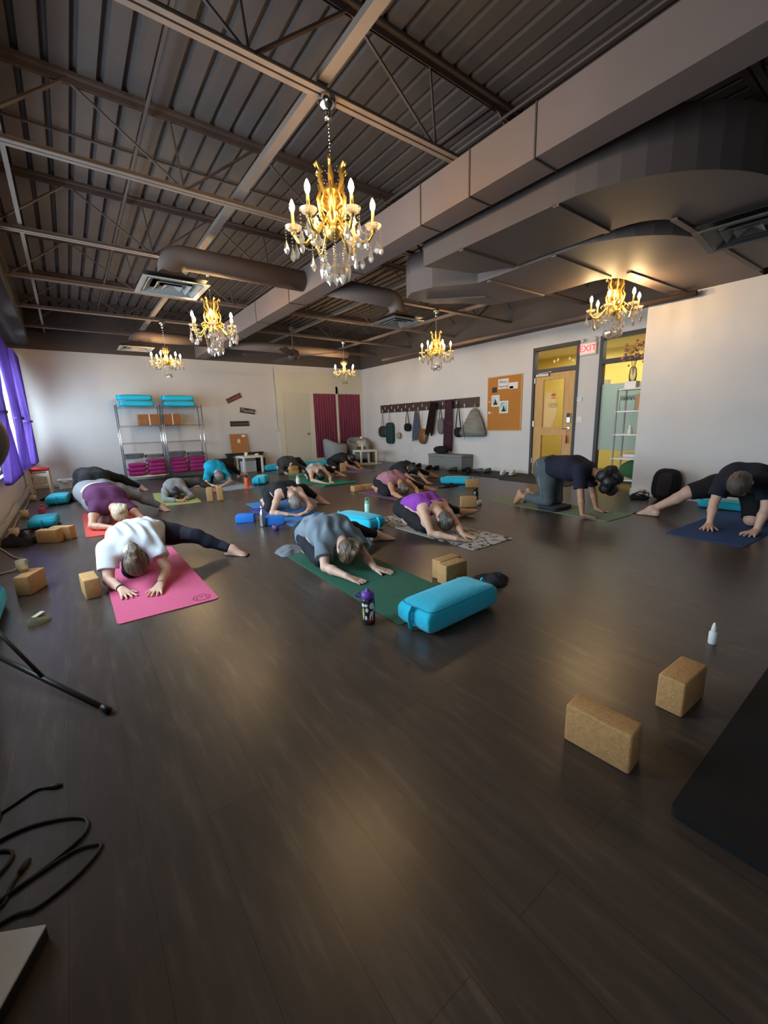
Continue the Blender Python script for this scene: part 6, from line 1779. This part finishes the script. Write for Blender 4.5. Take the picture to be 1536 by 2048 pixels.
# 12 tie-dye top
def tie():
    m = cloth_m('tie_dye', C(150, 158, 166)); nt = m.node_tree
    r = [n for n in nt.nodes if n.type == 'VALTORGB'][0]; r.color_ramp.elements[0].color = C(112, 124, 140); r.color_ramp.elements[1].color = C(214, 204, 176)
    return m
person('person in a tie-dye top with dark hair, arms stretched on the emerald mat', .96, (4.37, 8.54, .19), (1, .05, 0), (4.275, 8.19, .25), (1, 0, .05), (4.245, 7.97, .145), (0, -.72, -.69), (0, .69, -.72),
       dict(R=dict(w=(4.12, 7.68, .035), el=(4.01, 7.94, .075), d=(.1, -.12, 0)), L=dict(w=(4.32, 7.70, .035), el=(4.46, 7.95, .09), d=(-.02, -.15, 0))),
       dict(R=SH_((4.25, 8.58, .055), **UNDER, kn=(4.13, 8.18, .08)), L=SH_((5.06, 8.56, .06), (.75, -.6, .0), (-.1, .1, .95), pole=(0, 0, 1))),
       'fair', HDK, tank(tie(), hem=.0, t=.015), dict(m=BLKL, len=1.45), .0115, [((0, -.06, -.08), .05)], 1.0)
# 13 black near chairs
person('black-haired person in black folding forward on the lavender mat by the tub chairs', 1.0, (5.86, 10.18, .22), (.8, .5, 0), (6.06, 9.86, .31), (.85, .45, 0), (6.14, 9.66, .31), (.35, -.85, -.3), (.3, -.25, -.9),
       dict(R=dict(w=(6.10, 9.42, .045), el=(5.96, 9.60, .12), d=(.05, -.15, 0)), L=dict(w=(6.30, 9.50, .045), el=(6.36, 9.74, .14), d=(.02, -.15, 0))),
       dict(R=SH_((5.72, 10.2, .06), **UNDER, kn=(5.68, 9.78, .08)), L=SH_((6.66, 10.16, .07), (.85, -.3, .1), (-.1, .1, .95), pole=(0, 0, 1))),
       'tan', HDK, tee(cloth_m('faded_black_top', C(38, 36, 38)), sleeve=.5, hem=.0, t=.014), dict(m=BLKL, len=1.9), .0125, [((0, -.08, .03), .045)], 1.05)
# 14 on all fours
CURL = [((math.cos(a) * .06, -.04 + math.sin(a) * .06, z), .085) for a in (0, 2.1, 4.2) for z in (-.03, .06)] + [((.06, .03, .10), .075), ((-.06, .03, .10), .075), ((0, .02, .14), .078), ((0, .08, .10), .062), ((.085, -.02, -.03), .06), ((-.085, -.02, -.03), .06)]
SLT = cloth_m('slate_trousers', C(84, 92, 96))
def stripe(root, org, J):
    th, sn, hj, kn, an = J['tl']['R']
    s_ = np.array([-1, .25, 0.0]); s_ /= np.linalg.norm(s_)
    pts = [np.asarray(hj) + np.array([-.02, .02, .10]) + s_ * .118, np.asarray(hj) + s_ * .142, np.asarray(hj) * .55 + np.asarray(kn) * .45 + s_ * .124, np.asarray(kn) + s_ * .086 + np.array([0, 0, .02])]
    bm = B(); tube(bm, [Vector(p - org) for p in pts], .004, 6); obj('side_piping', bm, GREYB if False else mat('pale_piping', C(170, 176, 180), .7), root, True)
person('person with curly black hair in a navy tee, on all fours on the sage mat', 1.0, (5.10, 3.10, .555), (1, .03, 0), (5.09, 2.63, .56), (1, .08, 0), (5.17, 2.415, .46), (.1, -.62, -.78), (0, .78, -.62),
       dict(R=dict(w=(4.865, 2.51, .045), d=(.10, -.14, 0), pole=(-.5, .6, 0)), L=dict(w=(5.33, 2.57, .045), d=(.07, -.15, 0), pole=(.5, .6, 0))),
       dict(R=SH_((5.05, 3.50, .135), (0, .30, -.95), (0, -.95, -.3), kn=(5.02, 3.07, .125)), L=SH_((5.24, 3.49, .135), (0, .30, -.95), (0, -.95, -.3), kn=(5.22, 3.06, .125))),
       'tan', HDK, tee(cloth_m('navy_tee', C(32, 34, 50)), sleeve=.75, hem=.02, t=.018, wf=40), dict(m=SLT, len=1.8, t=.012, name='trousers'), .0085, CURL, 1.25, [stripe], back=.02)
# 15 the man
person('balding man in a navy tee and black shorts, hands planted on the navy blue mat', 1.14, (5.90, 1.23, .44), (0, -1, 0), (5.50, 1.16, .50), (0, -1, 0), (5.12, 1.12, .52), (-.88, 0, -.30), (-.3, 0, -.95),
       dict(R=dict(w=(5.33, 1.365, .05), el=(5.42, 1.375, .27), d=(-.15, -.02, 0)), L=dict(w=(5.35, .985, .05), el=(5.43, .955, .27), d=(-.15, .03, 0))),
       dict(R=SH_((5.58, 2.02, .075), (.05, .75, -.15), (.2, .2, .95), pole=(-.25, 0, 1)), L=SH_((6.08, 1.08, .06), (1, 0, 0), (0, 0, -1), kn=(5.70, 1.10, .085))),
       'fair', hair_m('cropped_grey_hair', C(84, 72, 64), .3), tee(cloth_m('dark_navy_tee', C(24, 26, 42)), sleeve=.70, hem=.0, t=.017, wf=40), dict(m=cloth_m('black_shorts', C(20, 20, 24)), len=.98, t=.014, name='shorts'), .0085, None, 1.12)
heap('folded_blanket', 'blue folded blanket under the knees of the grey-haired person', 'blanket', 2.13, 5.84, 80, .5, .32, .035, mat('blue_fleece', C(54, 62, 132), .95, bump=.3, bscale=120), 12, z=.006)
